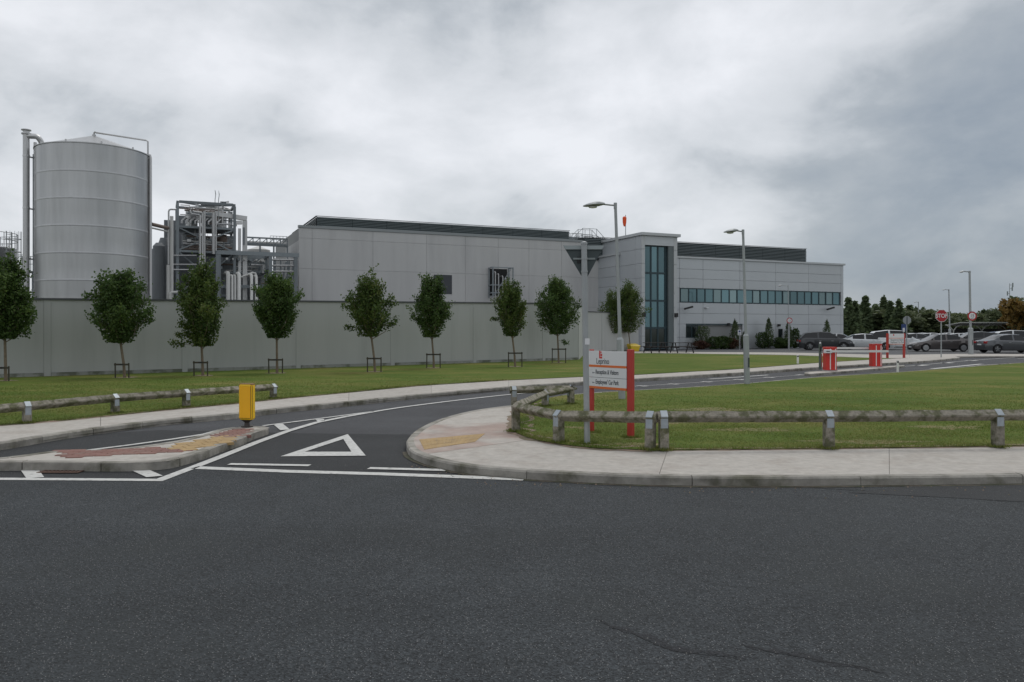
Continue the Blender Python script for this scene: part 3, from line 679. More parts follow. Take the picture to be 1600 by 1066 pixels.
# ------------------------------------------------------------------ grass blades (near lawns)
def scatter_blades():
    def rnd_in(poly, n, box, dens):
        P = np.array([[p[0], p[1]] for p in poly]); x = rng.uniform(box[0], box[2], n); y = rng.uniform(box[1], box[3], n)
        c = np.zeros(n, bool); j = len(P)-1
        for i in range(len(P)):
            xi, yi = P[i]; xj, yj = P[j]
            with np.errstate(divide='ignore', invalid='ignore'):
                c ^= ((yi > y) != (yj > y)) & (x < (xj-xi)*(y-yi)/(yj-yi)+xi)
            j = i
        keep = c & (rng.random(n) < dens(x, y)); return x[keep], y[keep]
    def blades(x, y, name, label, hmul=1.0):
        n = len(x); h = rng.uniform(.008, .024, n)*hmul; w = rng.uniform(.003, .006, n)*(1+np.maximum(0, y-10)*0.10); a = rng.uniform(0, 2*np.pi, n)
        lx = rng.normal(0, .012, n); ly = rng.normal(0, .012, n); V = np.zeros((n, 3, 3))
        V[:,0,0] = x-np.cos(a)*w; V[:,0,1] = y-np.sin(a)*w; V[:,1,0] = x+np.cos(a)*w; V[:,1,1] = y+np.sin(a)*w; V[:,0:2,2] = LZ-.003; lx *= 1.3; ly *= 1.3
        V[:,2,0] = x+lx; V[:,2,1] = y+ly; V[:,2,2] = LZ+h
        me = bpy.data.meshes.new(name); me.vertices.add(n*3); me.vertices.foreach_set('co', V.reshape(-1))
        me.loops.add(n*3); me.loops.foreach_set('vertex_index', np.arange(n*3, dtype=np.int32)); me.polygons.add(n); me.polygons.foreach_set('loop_start', np.arange(0, n*3, 3, dtype=np.int32))
        me.polygons.foreach_set('loop_total', np.full(n, 3, dtype=np.int32)); me.materials.append(M['blade']); me.update(); me.validate()
        link(name, me, label=label, cat='grass', kind='stuff')
    clump = lambda x, y: 0.5+0.5*np.sin(x*2.1+1.3*np.sin(y*1.7))*np.sin(y*2.9+x*.7)
    x, y = rnd_in(lawn_r, 1000000, (-0.5, 9.5, 16, 24), lambda x, y: np.clip(((24-y)/14)**2.2, .02, .8)*(0.15+0.75*clump(x, y)))
    blades(x, y, 'grass', 'short mown grass of the right-hand lawn behind the timber rail')
    ex, ey = [], []
    for P, n, sg in (([b for a, b in rp[1:17]], 5000, 1), ([b for a, b in lp[3:12]], 4500, 1)):
        pts = resample(smooth_poly(P, .15), .03); idx = rng.integers(1, len(pts)-1, n); off = np.abs(rng.normal(0, .07, n))+.015; keep = np.sin(idx*.11)+np.sin(idx*.037+1)+rng.normal(0,.6,n) > -.3
        for i, o, k in zip(idx, off, keep):
            if k:
                d = (pts[i+1]-pts[i-1]).normalized(); ex.append(pts[i].x-d.y*o*sg); ey.append(pts[i].y+d.x*o*sg)
    for (px, py) in ((1037,702.3),(1295,700),(1559,697.5),(1016,702),(873,690.5),(806,673.5),(917.5,693),(985,683.5),(926,675.5),(42,660.5),(180,645.5),(291,636),(427,622.5),(852,634.5),(892,631)):
        cx_, cy_ = G(px, py, LZ); a = rng.uniform(0, 6.283, 420); q = .07+np.abs(rng.normal(0,.04,420)); ex += list(cx_+np.cos(a)*q); ey += list(cy_+np.sin(a)*q)
    blades(np.array(ex), np.array(ey), 'grass', 'longer ragged grass tufts along pavement edges and round the posts', 2.1)
    x, y = rnd_in(lawn_l, 600000, (-14, 11, -1, 27), lambda x, y: np.clip(((27-y)/15)**1.5, .04, .8)*(0.35+0.5*clump(x, y)))
    blades(x, y, 'grass', 'short mown grass of the left lawn below the grey wall')
scatter_blades()

# ------------------------------------------------------------------ perimeter wall
wrz = math.atan2(WD.y, WD.x)
WL = 4.55
def perimeter_wall():
    e = empty('perimeter_wall', (WA.x, WA.y, 0), wrz, 'long grey precast wall standing on the left lawn behind the row of trees', 'wall')
    zt = lambda s: 2.71 + 0.0158*s
    joints = [-16.8+0.0, -12.25, -7.7, -3.15, 1.4, 5.95, 10.5, 15.0, 19.6, 24.1, wend]
    for a, b in zip(joints, joints[1:]):
        c = 0.11 if b != wend else 0.0
        a2 = a+0.11; b2 = b-c
        mb = MB(); mb.prism([(a2,0),(b2,0),(b2,.18),(a2,.18)], 0.24, 1)
        vs = [(x, y, (zt(x) if z > .5 else z)) for x, y, z in mb.v]; mb.v = vs
        mb.build('wall_panel', M['wallconc'], e)
        MB().box((a2,-.04,0.02),(b2,.2,.235)).build('plinth', M['plinth'], e)
        mb = MB(); mb.box((a,-.05,0),(b,.23,.06)); mb.v = [(x,y,zt(x)+z+.002) for x,y,z in mb.v]; mb.build('coping', M['cap'], e)
    for j in joints[:-1]:
        mb = MB().box((j-.105,-.012,.02),(j+.105,.19,zt(j)-.003)); mb.build('wall_post', M['wallconc'], e)
    # return leg away from the camera
    p = WA + WD*wend; q = Vector(GD(912, 55)); loc = lambda v: Vector(((v-WA).dot(WD), (v-WA).dot(Vector((-WD.y, WD.x)))))
    a, b = loc(p)+Vector((0, .1)), loc(q); d = (b-a).normalized(); n = Vector((-d.y, d.x))*.09
    MB().prism([a-n,b-n,b+n,a+n], .02, 3.1).build('wall_panel', M['wallconc'], e)
    return e
perimeter_wall()
def far_wall():
    p = Vector(GD(908, 56.5)); q = Vector(GD(998, 63.5)); d = (q-p).normalized(); L = (q-p).length
    e = empty('perimeter_wall', (p.x, p.y, 0), math.atan2(d.y, d.x), 'short stretch of grey wall behind the two trees left of the glazed tower', 'wall')
    n = 3
    for i in range(n):
        MB().box((L*i/n+.02,0,.2),(L*(i+1)/n-.02,.18,3.05)).build('wall_panel', M['wallconc'], e)
    MB().box((0,-.03,.0),(L,.2,.19)).build('plinth', M['plinth'], e); MB().box((0,-.05,3.052),(L,.23,3.11)).build('coping', M['cap'], e)
far_wall()
# ------------------------------------------------------------------ buildings
U = Vector((0.9128, 0.4083)).normalized(); V_ = Vector((-U.y, U.x)); BR = math.atan2(U.y, U.x)
B1 = Vector((-0.2685*63, 63.0))
B2 = Vector(GD(1060, 74.0)) - U*6.74
def colx(px, org, yl=0.0):
    """local x on the line y = yl (local) of a building under photograph column px"""
    o = org + V_*yl; t = (px-800)/F
    return (t*o.y - o.x)/(U.x - U.y*t)
def depth(org, x, y=0.0): return (org + U*x + V_*y).y
def zz(py, org, x, y=0.0): return Z(py, depth(org, x, y))
def louvre(parent, x0, x1, y, z0, z1, pitch=0.125, along='x', sect=3.0):
    n = int((z1-z0-.06)/pitch); k = max(1, round((x1-x0)/sect)); L = (x1-x0)/k
    if along == 'x': me = MB().add([(0.02,-.06,0),(L-.02,-.06,0),(L-.02,0,.085),(0.02,0,.085),(0.02,-.045,-.012),(L-.02,-.045,-.012),(L-.02,.015,.073),(0.02,.015,.073)], [(0,1,2,3),(7,6,5,4),(4,5,1,0),(3,2,6,7),(0,3,7,4),(1,5,6,2)]).mesh('louvre_blade', M['louvre'])
    else: me = MB().add([(-.06,L-.02,0),(-.06,.02,0),(0,.02,.085),(0,L-.02,.085),(-.045,L-.02,-.012),(-.045,.02,-.012),(.015,.02,.073),(.015,L-.02,.073)], [(0,1,2,3),(7,6,5,4),(4,5,1,0),(3,2,6,7),(0,3,7,4),(1,5,6,2)]).mesh('louvre_blade', M['louvre'])
    for i in range(k):
        for j in range(n):
            z = z0 + .03 + j*pitch
            link('louvre_blade', me, parent, (x0+i*L, y, z) if along == 'x' else (y, x0+i*L, z))
def production_hall():
    e = empty('factory_building', (B1.x, B1.y, 0), BR, 'long windowless pale concrete production hall with dark louvred roof screen', 'building')
    zt = 9.9; x1 = 27.4
    xs = [0, 1.03, 5.97, 10.6, 14.1, 17.2, 20.2, 23.5, x1]; zs = [0, 3.9, 6.65, 9.08, zt]
    hole = (colx(678, B1), colx(706, B1), zz(459, B1, 10.9), zz(429, B1, 10.9))
    hole2 = (colx(765, B1), colx(792, B1), zz(462, B1, 16.5), zz(420, B1, 16.5))
    for a, b in zip(xs, xs[1:]):
        for c, d in zip(zs, zs[1:]):
            MB().bbox((a+.008, 0, c+.007),(b-.008, .16, d-.007), .005).build('concrete_panel', M['conc'], e)
    MB().box((.05,.1,0),(x1-.05,14,zt-.05)).build('wall_core', M['joint'], e)
    for i in range(3):  # left gable return
        MB().box((0,.17+i*2.3,0),(.16,.17+i*2.3+2.27,8.9)).build('concrete_panel', M['conc'], e)
    MB().box((-.04,-.06,zt+.002),(x1,.35,zt+.20)).build('parapet_coping', M['fascia'], e)
    MB().box((2.0,.9,zt+.0),(x1-2.0,1.2,zt+.34)).build('roof_fascia', M['fascia'], e)
    xa, xb = colx(495, B1, 1.2), colx(890, B1, 1.2)
    zl0, zl1 = 10.24, zz(337.8, B1, xa, 1.2)
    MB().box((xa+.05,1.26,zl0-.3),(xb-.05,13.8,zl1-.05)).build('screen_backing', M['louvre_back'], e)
    louvre(e, xa, xb, 1.2, zl0, zl1)
    louvre(e, 1.3, 13.8, xa-.0, 8.9, zl1, along='y')
    MB().box((xa-.02,1.2,8.2),(xa+.1,13.9,8.9)).build('concrete_panel', M['conc'], e)
    MB().box((xa-.08,1.13,zl1),(xb+.02,1.3,zl1+.03)).box((xa-.08,1.302,zl1),(xa+.08,13.8,zl1+.03)).build('screen_capping', M['cap'], e)
    MB().box((hole[0],-.03,hole[2]),(hole[1],-.003,hole[3])).build('wall_vent', mat('slate_grey_vent_door',(0.045,0.05,0.06),0.5), e)
    MB().box((hole2[0],-.03,hole2[2]),(hole2[1],-.003,hole2[3])).build('wall_opening', M['dark'], e)
    fr = MB()
    for x in (hole2[0]-.1, hole2[1]+.15):
        for y in (-.1, -1.0): fr.bar((x,y,hole2[2]-.2),(x,y,hole2[3]+.1), .09, .09)
    for z in (hole2[2]+.2, (hole2[2]+hole2[3])/2-.3, hole2[3]+.05):
        fr.bar((hole2[0]-.3,-1.0,z),(hole2[1]+.2,-1.0,z), .08, .08)
        for x in (hole2[0]-.1, hole2[1]+.15): fr.bar((x,-1.0,z),(x,0,z), .07, .07)
    fr.bar((hole2[0],-1.0,hole2[2]),(hole2[1],-1.0,hole2[3]), .05, .05)
    fr.build('bracket_frame', M['beam'], e)
    pp = MB()
    for i, x in enumerate((.3, .6, 1.0, 1.3)):
        x = hole2[0]+x; h = hole2[3]-.3-.18*i; pp.tube([(x,-.02,h),(x,-.5,h),(x,-.6,h-.1),(x,-.6,hole2[2]-.3)], .06, 8)
    pp.build('service_pipes', M['pipe'], e, smooth=True)
    # roof access steps with handrails
    c = colx(919, B1, 1.5); z0 = zt+.3; z1 = zz(358.3, B1, c, 1.5)
    for y in (1.2, 2.1):
        mb = MB(); 
        for k in (0, .55):
            mb.tube([(c-1.9,y,z0+k*.2),(c-.75,y,z1-.75+k*1.4 if k else z1-.6),(c+.75,y,z1-.75+k*1.4 if k else z1-.6),(c+1.9,y,z0+k*.2)], .025, 6)
        for x in (-.75, 0, .75): mb.tube([(c+x,y,z0-.2),(c+x,y,z1)], .025, 6)
        for x in (-1.4, 1.4): mb.tube([(c+x,y,z0-.2),(c+x,y,z0+.5)], .022, 6)
        mb.build('roof_handrail', M['galv'], e, smooth=True)
    xb2 = colx(940, B1, 1.5)
    MB().box((xb,1.25,zt+.3),(xb2,1.35,zt+.62)).box((xb,2.2,zt+.1),(xb2,2.4,zt+.5)).build('roof_upstand', M['beam'], e)
    mb = MB()
    for x in np.arange(xb+.15, c-.9, .55): mb.tube([(x,1.0,zt+.2),(x,1.0,zt+.95)], .02, 5)
    mb.tube([(xb+.1,1.0,zt+.93),(c-.9,1.0,zt+.93)], .02, 5); mb.build('edge_rail', M['galv'], e)
production_hall()
def office_building():
    e = empty('office_building', (B2.x, B2.y, 0), BR, 'silver clad two storey office block with teal ribbon window and glazed stair tower', 'building')
    xe = colx(1318, B2); zt = 8.5
    wz0, wz1 = 4.36, 5.72
    wx0, wx1 = colx(1063, B2), colx(1312, B2)
    joints = [0] + [colx(p, B2) for p in (1010, 1062, 1098.6, 1156, 1212, 1263.7, 1314)] + [xe]
    rows = [0, 1.1, 2.35, 3.35, wz0]; rows2 = [wz1, 6.6, 7.5, zt]
    ex0, ex1, ez = colx(1072, B2), colx(1160, B2), Z(508, 75)
    ez = zz(508.5, B2, colx(1100, B2))
    MB().box((.12,.16,0),(xe-.12,11.5,zt-.1)).build('wall_core', M['joint'], e)
    for a, b in zip(joints, joints[1:]):
        for c, d in list(zip(rows, rows[1:])) + list(zip(rows2, rows2[1:])) + [(wz0, wz1)]:
            if (c, d) == (wz0, wz1):
                if b > wx0+.1 and a < wx1-.1: continue
            aa, bb = a, b
            dd = d
            if c < ez - .01 and b > ex0+.05 and a < ex1-.05:
                # cut panels round the entrance
                segs = []
                if a < ex0-.05: segs.append((a, ex0, c, d))
                if b > ex1+.05: segs.append((ex1, b, c, d))
                if d > ez+.1: segs.append((max(a, ex0), min(b, ex1), ez, d))
                for (p, q, r, s) in segs: MB().bbox((p+.012,0,r+.01),(q-.012,.15,s-.01), .012).build('cladding_panel', M['clad'], e)
                continue
            MB().bbox((aa+.012,0,c+.01),(bb-.012,.15,dd-.01), .012).build('cladding_panel', M['clad'], e)
    # far return and west side
    for c, d in zip([0,1.1,2.35,3.35,4.36,5.72,6.6,7.5], [1.1,2.35,3.35,4.36,5.72,6.6,7.5,zt]):
        for k in range(3):
            MB().bbox((0,.17+k*3.75,c+.01),(.115,.15+(k+1)*3.75,d-.01), .01).build('cladding_panel', M['clad'], e)
            MB().bbox((xe-.115,.17+k*3.75,c+.01),(xe,.15+(k+1)*3.75,d-.01), .01).build('cladding_panel', M['clad'], e)
    MB().box((-.1,-.12,zt+.0),(xe+.15,.35,zt+.18)).box((-.1,.352,zt),(.3,11.6,zt+.18)).box((xe-.3,.352,zt),(xe+.15,11.6,zt+.18)).build('parapet_coping', M['cladtrim'], e)
    # ribbon window
    n = 21; w = (wx1-wx0)/n
    for i in range(n):
        x = wx0+i*w
        f = MB().box((x+.0,-.02,wz0),(x+w,.10,wz0+.09)).box((x,-.02,wz1-.09),(x+w,.10,wz1)).box((x,-.018,wz0+.091),(x+.055,.10,wz1-.091)).box((x+w-.055,-.018,wz0+.091),(x+w,.10,wz1-.091)).build('window', M['frame'], e)
        MB().box((x+.055,.03,wz0+.09),(x+w-.055,.05,wz1-.09)).build('pane', M['glass_b' if i in (0,4,6,9,13,18,19) else 'glass'], f, rot=(random.uniform(-.004,.004),0,0))
        if i % 3 == 1 or i in (9, 17):
            MB().box((x+.1,.052,wz0+.1+random.uniform(0,.5)),(x+w-.1,.06,wz1-.1)).build('blind', M['cladtrim'], f)
    MB().box((wx0,.11,wz0),(wx1,.14,wz1)).build('window_void', M['dark'], e)
    # recessed entrance
    rec = 1.6
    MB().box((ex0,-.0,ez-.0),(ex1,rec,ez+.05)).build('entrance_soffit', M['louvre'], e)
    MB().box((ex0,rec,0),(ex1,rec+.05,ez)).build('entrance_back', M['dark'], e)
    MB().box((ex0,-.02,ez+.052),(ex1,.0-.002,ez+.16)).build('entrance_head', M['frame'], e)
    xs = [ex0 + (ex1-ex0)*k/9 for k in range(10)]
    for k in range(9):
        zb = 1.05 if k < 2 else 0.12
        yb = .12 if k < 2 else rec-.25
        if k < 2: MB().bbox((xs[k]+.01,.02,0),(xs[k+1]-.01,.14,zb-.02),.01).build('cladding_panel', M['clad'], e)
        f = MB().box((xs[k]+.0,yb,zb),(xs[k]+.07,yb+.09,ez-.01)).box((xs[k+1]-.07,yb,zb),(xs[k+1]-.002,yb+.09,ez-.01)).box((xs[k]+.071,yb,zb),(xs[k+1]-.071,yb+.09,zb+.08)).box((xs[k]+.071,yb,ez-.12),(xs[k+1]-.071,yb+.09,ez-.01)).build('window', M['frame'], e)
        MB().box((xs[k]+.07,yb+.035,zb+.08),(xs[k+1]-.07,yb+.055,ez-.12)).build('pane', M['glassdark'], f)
    # side door
    dx0, dx1 = colx(1214.5, B2), colx(1223.5, B2); dz = zz(512.5, B2, dx0)
    d = MB().box((dx0,-.04,.05),(dx0+.08,-.003,dz)).box((dx1-.08,-.04,.05),(dx1,-.003,dz)).box((dx0+.082,-.04,dz-.1),(dx1-.082,-.003,dz)).build('door', M['cladtrim'], e)
    MB().box((dx0+.08,-.03,.05),(dx1-.08,-.006,dz-.1)).build('pane', M['glassdark'], d)
    MB().box((dx1-.2,-.1,1.0),(dx1-.15,-.042,1.3)).build('handle', M['galv'], d)
    # cctv cameras and wall lamps
    for px, py in ((1070,481.5),(1291,482.5)):
        x = colx(px, B2); z = zz(py, B2, x)
        c = MB().bar((x,-.003,z-.05),(x,-.5,z), .06,.06).bar((x-.42,-.55,z-.10),(x+.45,-.62,z+.12), .16, .16).build('cctv_camera', M['trim'], e)
    for px, py in ((1104,480.8),):
        x = colx(px, B2); z = zz(py, B2, x); MB().bar((x-.1,-.002,z),(x-.1,-.28,z), .28,.1).build('wall_lamp', M['white'], e)
    for px in (1137.5,1216):
        x = colx(px, B2); z = zz(507 if px < 1200 else 508.5, B2, x); MB().box((x-.12,-.22,z-.1),(x+.12,-.003,z+.12)).build('wall_lamp', M['trim'], e)
    # roof plant screen
    y = 3.0; xa, xb = colx(933, B2, y), colx(1260, B2, y); z1 = zz(389.3, B2, xb, y); z1b = zz(378, B2, colx(1061, B2, y), y); z1 = (z1+z1b)/2
    xa = -1.6
    louvre(e, xa, xb, y, zt+.12, z1, pitch=.15)
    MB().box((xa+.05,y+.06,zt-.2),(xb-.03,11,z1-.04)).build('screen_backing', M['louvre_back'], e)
    MB().box((xa,y-.08,z1),(xb+.02,y+.1,z1+.03)).build('screen_capping', M['cap'], e)
    MB().box((xb-.0,y+.1,zt),(xb+.04,11,z1)).build('screen_side', M['louvre'], e)
    # stair tower
    yt = -3.6; tx0, tx1 = colx(1003, B2, yt), colx(1058.5, B2, yt); tz = zz(367.5, B2, tx0, yt)
    gx0, gx1 = colx(1008, B2, yt), colx(1053, B2, yt); gz = zz(383, B2, gx0, yt); 
    rows = [0,1.25,2.5,3.75,5.0,6.25,7.5,8.75,tz]
    for c, d in zip(rows, rows[1:]):
        for k, (p, q) in enumerate(((0,1.0),(1.0,-yt),(-yt, 9.5))):
            if q == 9.5 and c < 7.5: continue
            y0 = yt+p if k == 0 else yt+p
            MB().bbox((tx0,yt+p+.012 if k else yt+.135,c+.01),(tx0+.12,min(yt+q,yt+9.5)-.012,d-.01),.012).build('cladding_panel', M['clad'], e)
            MB().bbox((tx1-.12,yt+p+.012 if k else yt+.135,c+.01),(tx1,yt+q-.012,d-.01),.012).build('cladding_panel', M['clad'], e)
        for p, q in ((tx0, gx0), (gx1, tx1)):
            MB().bbox((p+(.0 if p == tx0 else .005),yt,c+.01),(q-.005,yt+.13,d-.01),.012).build('cladding_panel', M['cladtrim'], e)
    MB().bbox((gx0-.0,yt,gz+.02),(gx1,yt+.13,tz-.01),.012).build('cladding_panel', M['clad'], e)
    MB().box((tx0+.12,yt+1.0,0),(tx1-.13,-.01,tz-.05)).build('tower_core', M['joint'], e)
    MB().box((tx0+.13,0.2,zt),(tx1-.13,5.8,tz-.05)).build('tower_core', M['clad'], e)
    MB().box((tx0-.16,yt-.22,tz),(tx1+.2,yt+.4,tz+.24)).box((tx0-.16,yt+.402,tz),(tx0+.3,6.0,tz+.24)).box((tx1-.3,yt+.402,tz),(tx1+.2,6.0,tz+.24)).box((tx0+.3,yt+.41,tz+.02),(tx1-.3,6,tz+.1)).build('parapet_coping', M['cladtrim'], e)
    gxs = [gx0] + [colx(p, B2, yt+.2) for p in (1017.8, 1028.6, 1040)] + [gx1-.55]
    gzs = [.1, zz(512.5, B2, gx0, yt), zz(469.5, B2, gx0, yt), zz(426, B2, gx0, yt), gz]
    yg = yt+.25
    for a, b in zip(gxs, gxs[1:]):
        for r, (c, d) in enumerate(zip(gzs, gzs[1:])):
            f = MB().box((a,yg,c),(a+.07,yg+.12,d)).box((b-.07,yg,c),(b-.001,yg+.12,d)).box((a+.071,yg,c),(b-.071,yg+.12,c+.08)).box((a+.071,yg,d-.08),(b-.071,yg+.12,d-.001)).build('window', M['frame'], e)
            MB().box((a+.07,yg+.05,c+.08),(b-.07,yg+.07,d-.08)).build('pane', M['glass'] if r else M['glassdark'], f)
    MB().box((gxs[-1],yg-.2,.05),(gx1,yg+.3,gz)).build('glazing_reveal', M['louvre'], e)
    MB().box((gx0,yg-.13,gz-.001),(gx1,yg+.3,gz+.018)).build('glazing_head', M['frame'], e)
    MB().box((gx0,yg+.14,0),(gx1,yg+.2,gz)).build('window_void', M['dark'], e)
    for px in (1005.5, 1056):
        x = colx(px, B2, yt); MB().box((x-.16,yt-.14,2.9),(x+.16,yt-.004,3.25)).build('wall_lamp', M['trim'], e)
    # railing behind tower top
    mb = MB()
    for x in np.arange(tx0-2.6, tx0-.2, .6): mb.tube([(x,4.5,zt),(x,4.5,zt+2.35)], .02, 5)
    mb.tube([(tx0-2.7,4.5,zt+2.33),(tx0-.2,4.5,zt+2.33)], .02, 5); mb.build('roof_rail', M['galv'], e)
    return e
office_building()
def windsock():
    D = 74; x, y = GD(977.5, D); zb = 9.5; e = empty('windsock', (x, y, 8.6), 0, 'orange windsock hanging on a thin pole above the office roof', 'windsock')
    MB().tube([(0,0,0),(0,0,Z(336, D)-8.6)], .035, 8).build('pole', M['galv'], e)
    zt = Z(338.5, D)-8.6; zz0 = Z(354, D)-8.6
    MB().lathe([(.05,zz0),(.10,zz0+.05),(.17,zz0+.35),(.19,zt-.1),(.1,zt)], 10, (-.10,0,0)).build('sock', M['sock'], e, smooth=True)
windsock()
# ------------------------------------------------------------------ storage tanks
TC = Vector((-26.33, 49.99))
def big_tank():
    r = 3.24; zt = 12.8; e = empty('storage_tank', (TC.x, TC.y, 0), 0, 'tall stainless steel storage tank with conical roof behind the wall', 'tank')
    n = 8; hs = [zt-.0 - 1.62*k for k in range(n)] + [0]
    for k in range(n):
        z1, z0 = hs[k], hs[k+1]; rr = r
        MB().lathe([(rr,z0+.0),(rr+.006,z0+.03),(rr,z0+.09),(rr-.004,(z0+z1)/2),(rr,z1-.03),(rr,z1-.001)], 96).build('shell_course', M['steel'], e, smooth=True)
        if k: MB().lathe([(r+.003,z1-.06),(r+.010,z1-.03),(r+.010,z1+.03),(r+.003,z1+.06)], 96).build('weld_band', M['weld'], e, smooth=True)
    MB().lathe([(r+.05,zt+.0),(r+.05,zt+.05),(r-.05,zt+.07),(.12,13.95),(.1,14.05)], 96).build('cone_roof', M['steel'], e, smooth=True, sharp=12)
    for k in range(10):
        a = 2*math.pi*k/10+.3; p = Vector((math.cos(a), math.sin(a)))*(r-.15)
        MB().tube([(p.x,p.y,zt+.05),(p.x,p.y,zt+.22)], .05, 6).build('roof_nozzle', M['pipe'], e)
    L = lambda px, D, z=0: (GD(px, D)[0]-TC.x, D-TC.y, z)
    D = 48.4
    MB().tube([L(41, D), L(41, D, Z(205, D))], .185, 16).build('vent_pipe', M['pipe'], e, smooth=True)
    zc = Z(204, D); MB().lathe([(.19,zc-.25),(.27,zc-.24),(.27,zc-.16),(.19,zc-.15)], 16, L(41, D)).lathe([(.28,zc),(.28,zc+.05)], 16, L(41, D)).build('pipe_flange', M['pipe'], e, smooth=True)
    z = Z(213, D); f = catmull([L(43, D, z), L(50, D, z), L(58, D+.1, z-.02), L(64, D+.3, z-.25), L(68, D+.5, z-.65), L(68.5, D+.6, Z(233, D))], 18)
    MB().tube(f, .16, 14).build('vent_bend', M['pipe'], e, smooth=True)
    MB().tube([L(55, D+.6, 0), L(55, D+.6, Z(219, D))], .10, 10).build('level_pipe', M['pipe'], e, smooth=True)
    MB().tube([L(51.8, D+.2, 0), L(51.8, D+.2, Z(240, D))], .03, 6).build('conduit', M['beam'], e)
    for py in (243.5, 325, 404):
        z = Z(py, D); MB().bar(L(38, D, z), L(57, D+.8, z), .06, .08).lathe([(.2,z-.05),(.2,z+.05)], 12, L(41, D)).build('pipe_bracket', M['pipe'], e)
    D = 50.6
    MB().tube([L(235.2, D, 0), L(235.2, D, Z(245, D)-.1), L(234.5, D, Z(243.2, D)), L(230, D, Z(242.2, D)), L(216, D-.8, Z(242, D-.8))], .085, 10).build('down_pipe', M['pipe'], e, smooth=True)
    MB().tube([L(232.2, D, 0), L(232.2, D, Z(248, D))], .045, 8).build('down_pipe', M['pipe'], e, smooth=True)
    MB().tube([(0,0,13.9), (0.0,0,14.15), (0.08,0,14.22), L(150, 50, Z(207.5, 50)), L(228, D, Z(219.5, D)), L(231, D, Z(221, D)), L(231.2, D, Z(243, D))], .055, 8).build('roof_pipe', M['pipe'], e, smooth=True)
big_tank()
def small_tank():
    D = 50; x, y = GD(-32, D); r = 2.05; zt = Z(386, D-.8); e = empty('storage_tank', (x, y, 0), 0, 'small steel tank at the left edge with roof guard rail and caged ladder', 'tank')
    MB().lathe([(r,0),(r,zt-1.6)], 48).build('shell_course', M['steel'], e, smooth=True)
    MB().lathe([(r+.01,zt-1.59),(r+.01,zt),(r-.1,zt+.05),(.1,zt+.35)], 48).build('shell_course', M['steel'], e, smooth=True)
    mb = MB(); 
    for k in range(20):
        a = 2*math.pi*k/20; mb.tube([(math.cos(a)*r,math.sin(a)*r,zt),(math.cos(a)*r,math.sin(a)*r,zt+.95)], .022, 5)
    for h in (.5, .95): mb.tube([(math.cos(2*math.pi*k/32)*r,math.sin(2*math.pi*k/32)*r,zt+h) for k in range(33)], .022, 5, caps=False)
    mb.build('guard_rail', M['galv'], e)
    lx = r+.12; mb = MB()
    for yy in (-.25, .25): mb.tube([(lx,yy-.5,.3),(lx,yy-.5,zt+1.0)], .03, 6)
    for z in np.arange(.5, zt+1.0, .3): mb.tube([(lx,-.75,z),(lx,-.25,z)], .018, 5)
    mb.build('ladder', M['galv'], e)
    mb = MB()
    for z in np.arange(2.6, zt+1.0, .8): mb.tube([(lx+.0+.75*math.sin(math.pi*k/8), -.5-.38*math.cos(math.pi*k/8), z) for k in range(9)], .02, 5)
    for k in range(1, 8): mb.tube([(lx+.75*math.sin(math.pi*k/8), -.5-.38*math.cos(math.pi*k/8), zt-.9) , (lx+.75*math.sin(math.pi*k/8), -.5-.38*math.cos(math.pi*k/8), zt+1.0)], .012, 4)
    mb.build('ladder_cage', M['galv'], e)
    MB().tube([(lx-.3,-1.2,0),(lx-.3,-1.2,zt-.1)], .07, 8).build('down_pipe', M['whitepipe'], e, smooth=True)
    x, y = GD(34, 56); e = empty('access_platform', (x, y, 0), 0, 'small steel access platform with rails between the tanks', 'platform'); z = Z(424, 56)
    MB().box((-.9,-.6,z-.1),(.9,.6,z)).build('deck', M['beam'], e); mb = MB()
    for xx in (-.85,-.3,.3,.85):
        for yy in (-.55,.55): mb.bar((xx,yy,z),(xx,yy,z+1.1), .04,.04)
    for h in (.55,1.1):
        for yy in (-.55,.55): mb.bar((-.85,yy,z+h),(.85,yy,z+h), .04,.04)
    mb.build('guard_rail', M['galv'], e); mb = MB()
    for xx in (-.8,.8): mb.bar((xx,0,0),(xx,0,z-.1), .12,.12)
    mb.build('legs', M['beam'], e)
    mb = MB()
    for yy in (0,): 
        for xx in (-.9,-.5): mb.tube([(xx,-.75,.3),(xx,-.75,z+1.9)], .025, 5)
        for zz_ in np.arange(.5, z+1.9, .35): mb.tube([(-.9,-.75,zz_),(-.5,-.75,zz_)], .018, 5)
    mb.build('ladder', M['galv'], e)
small_tank()
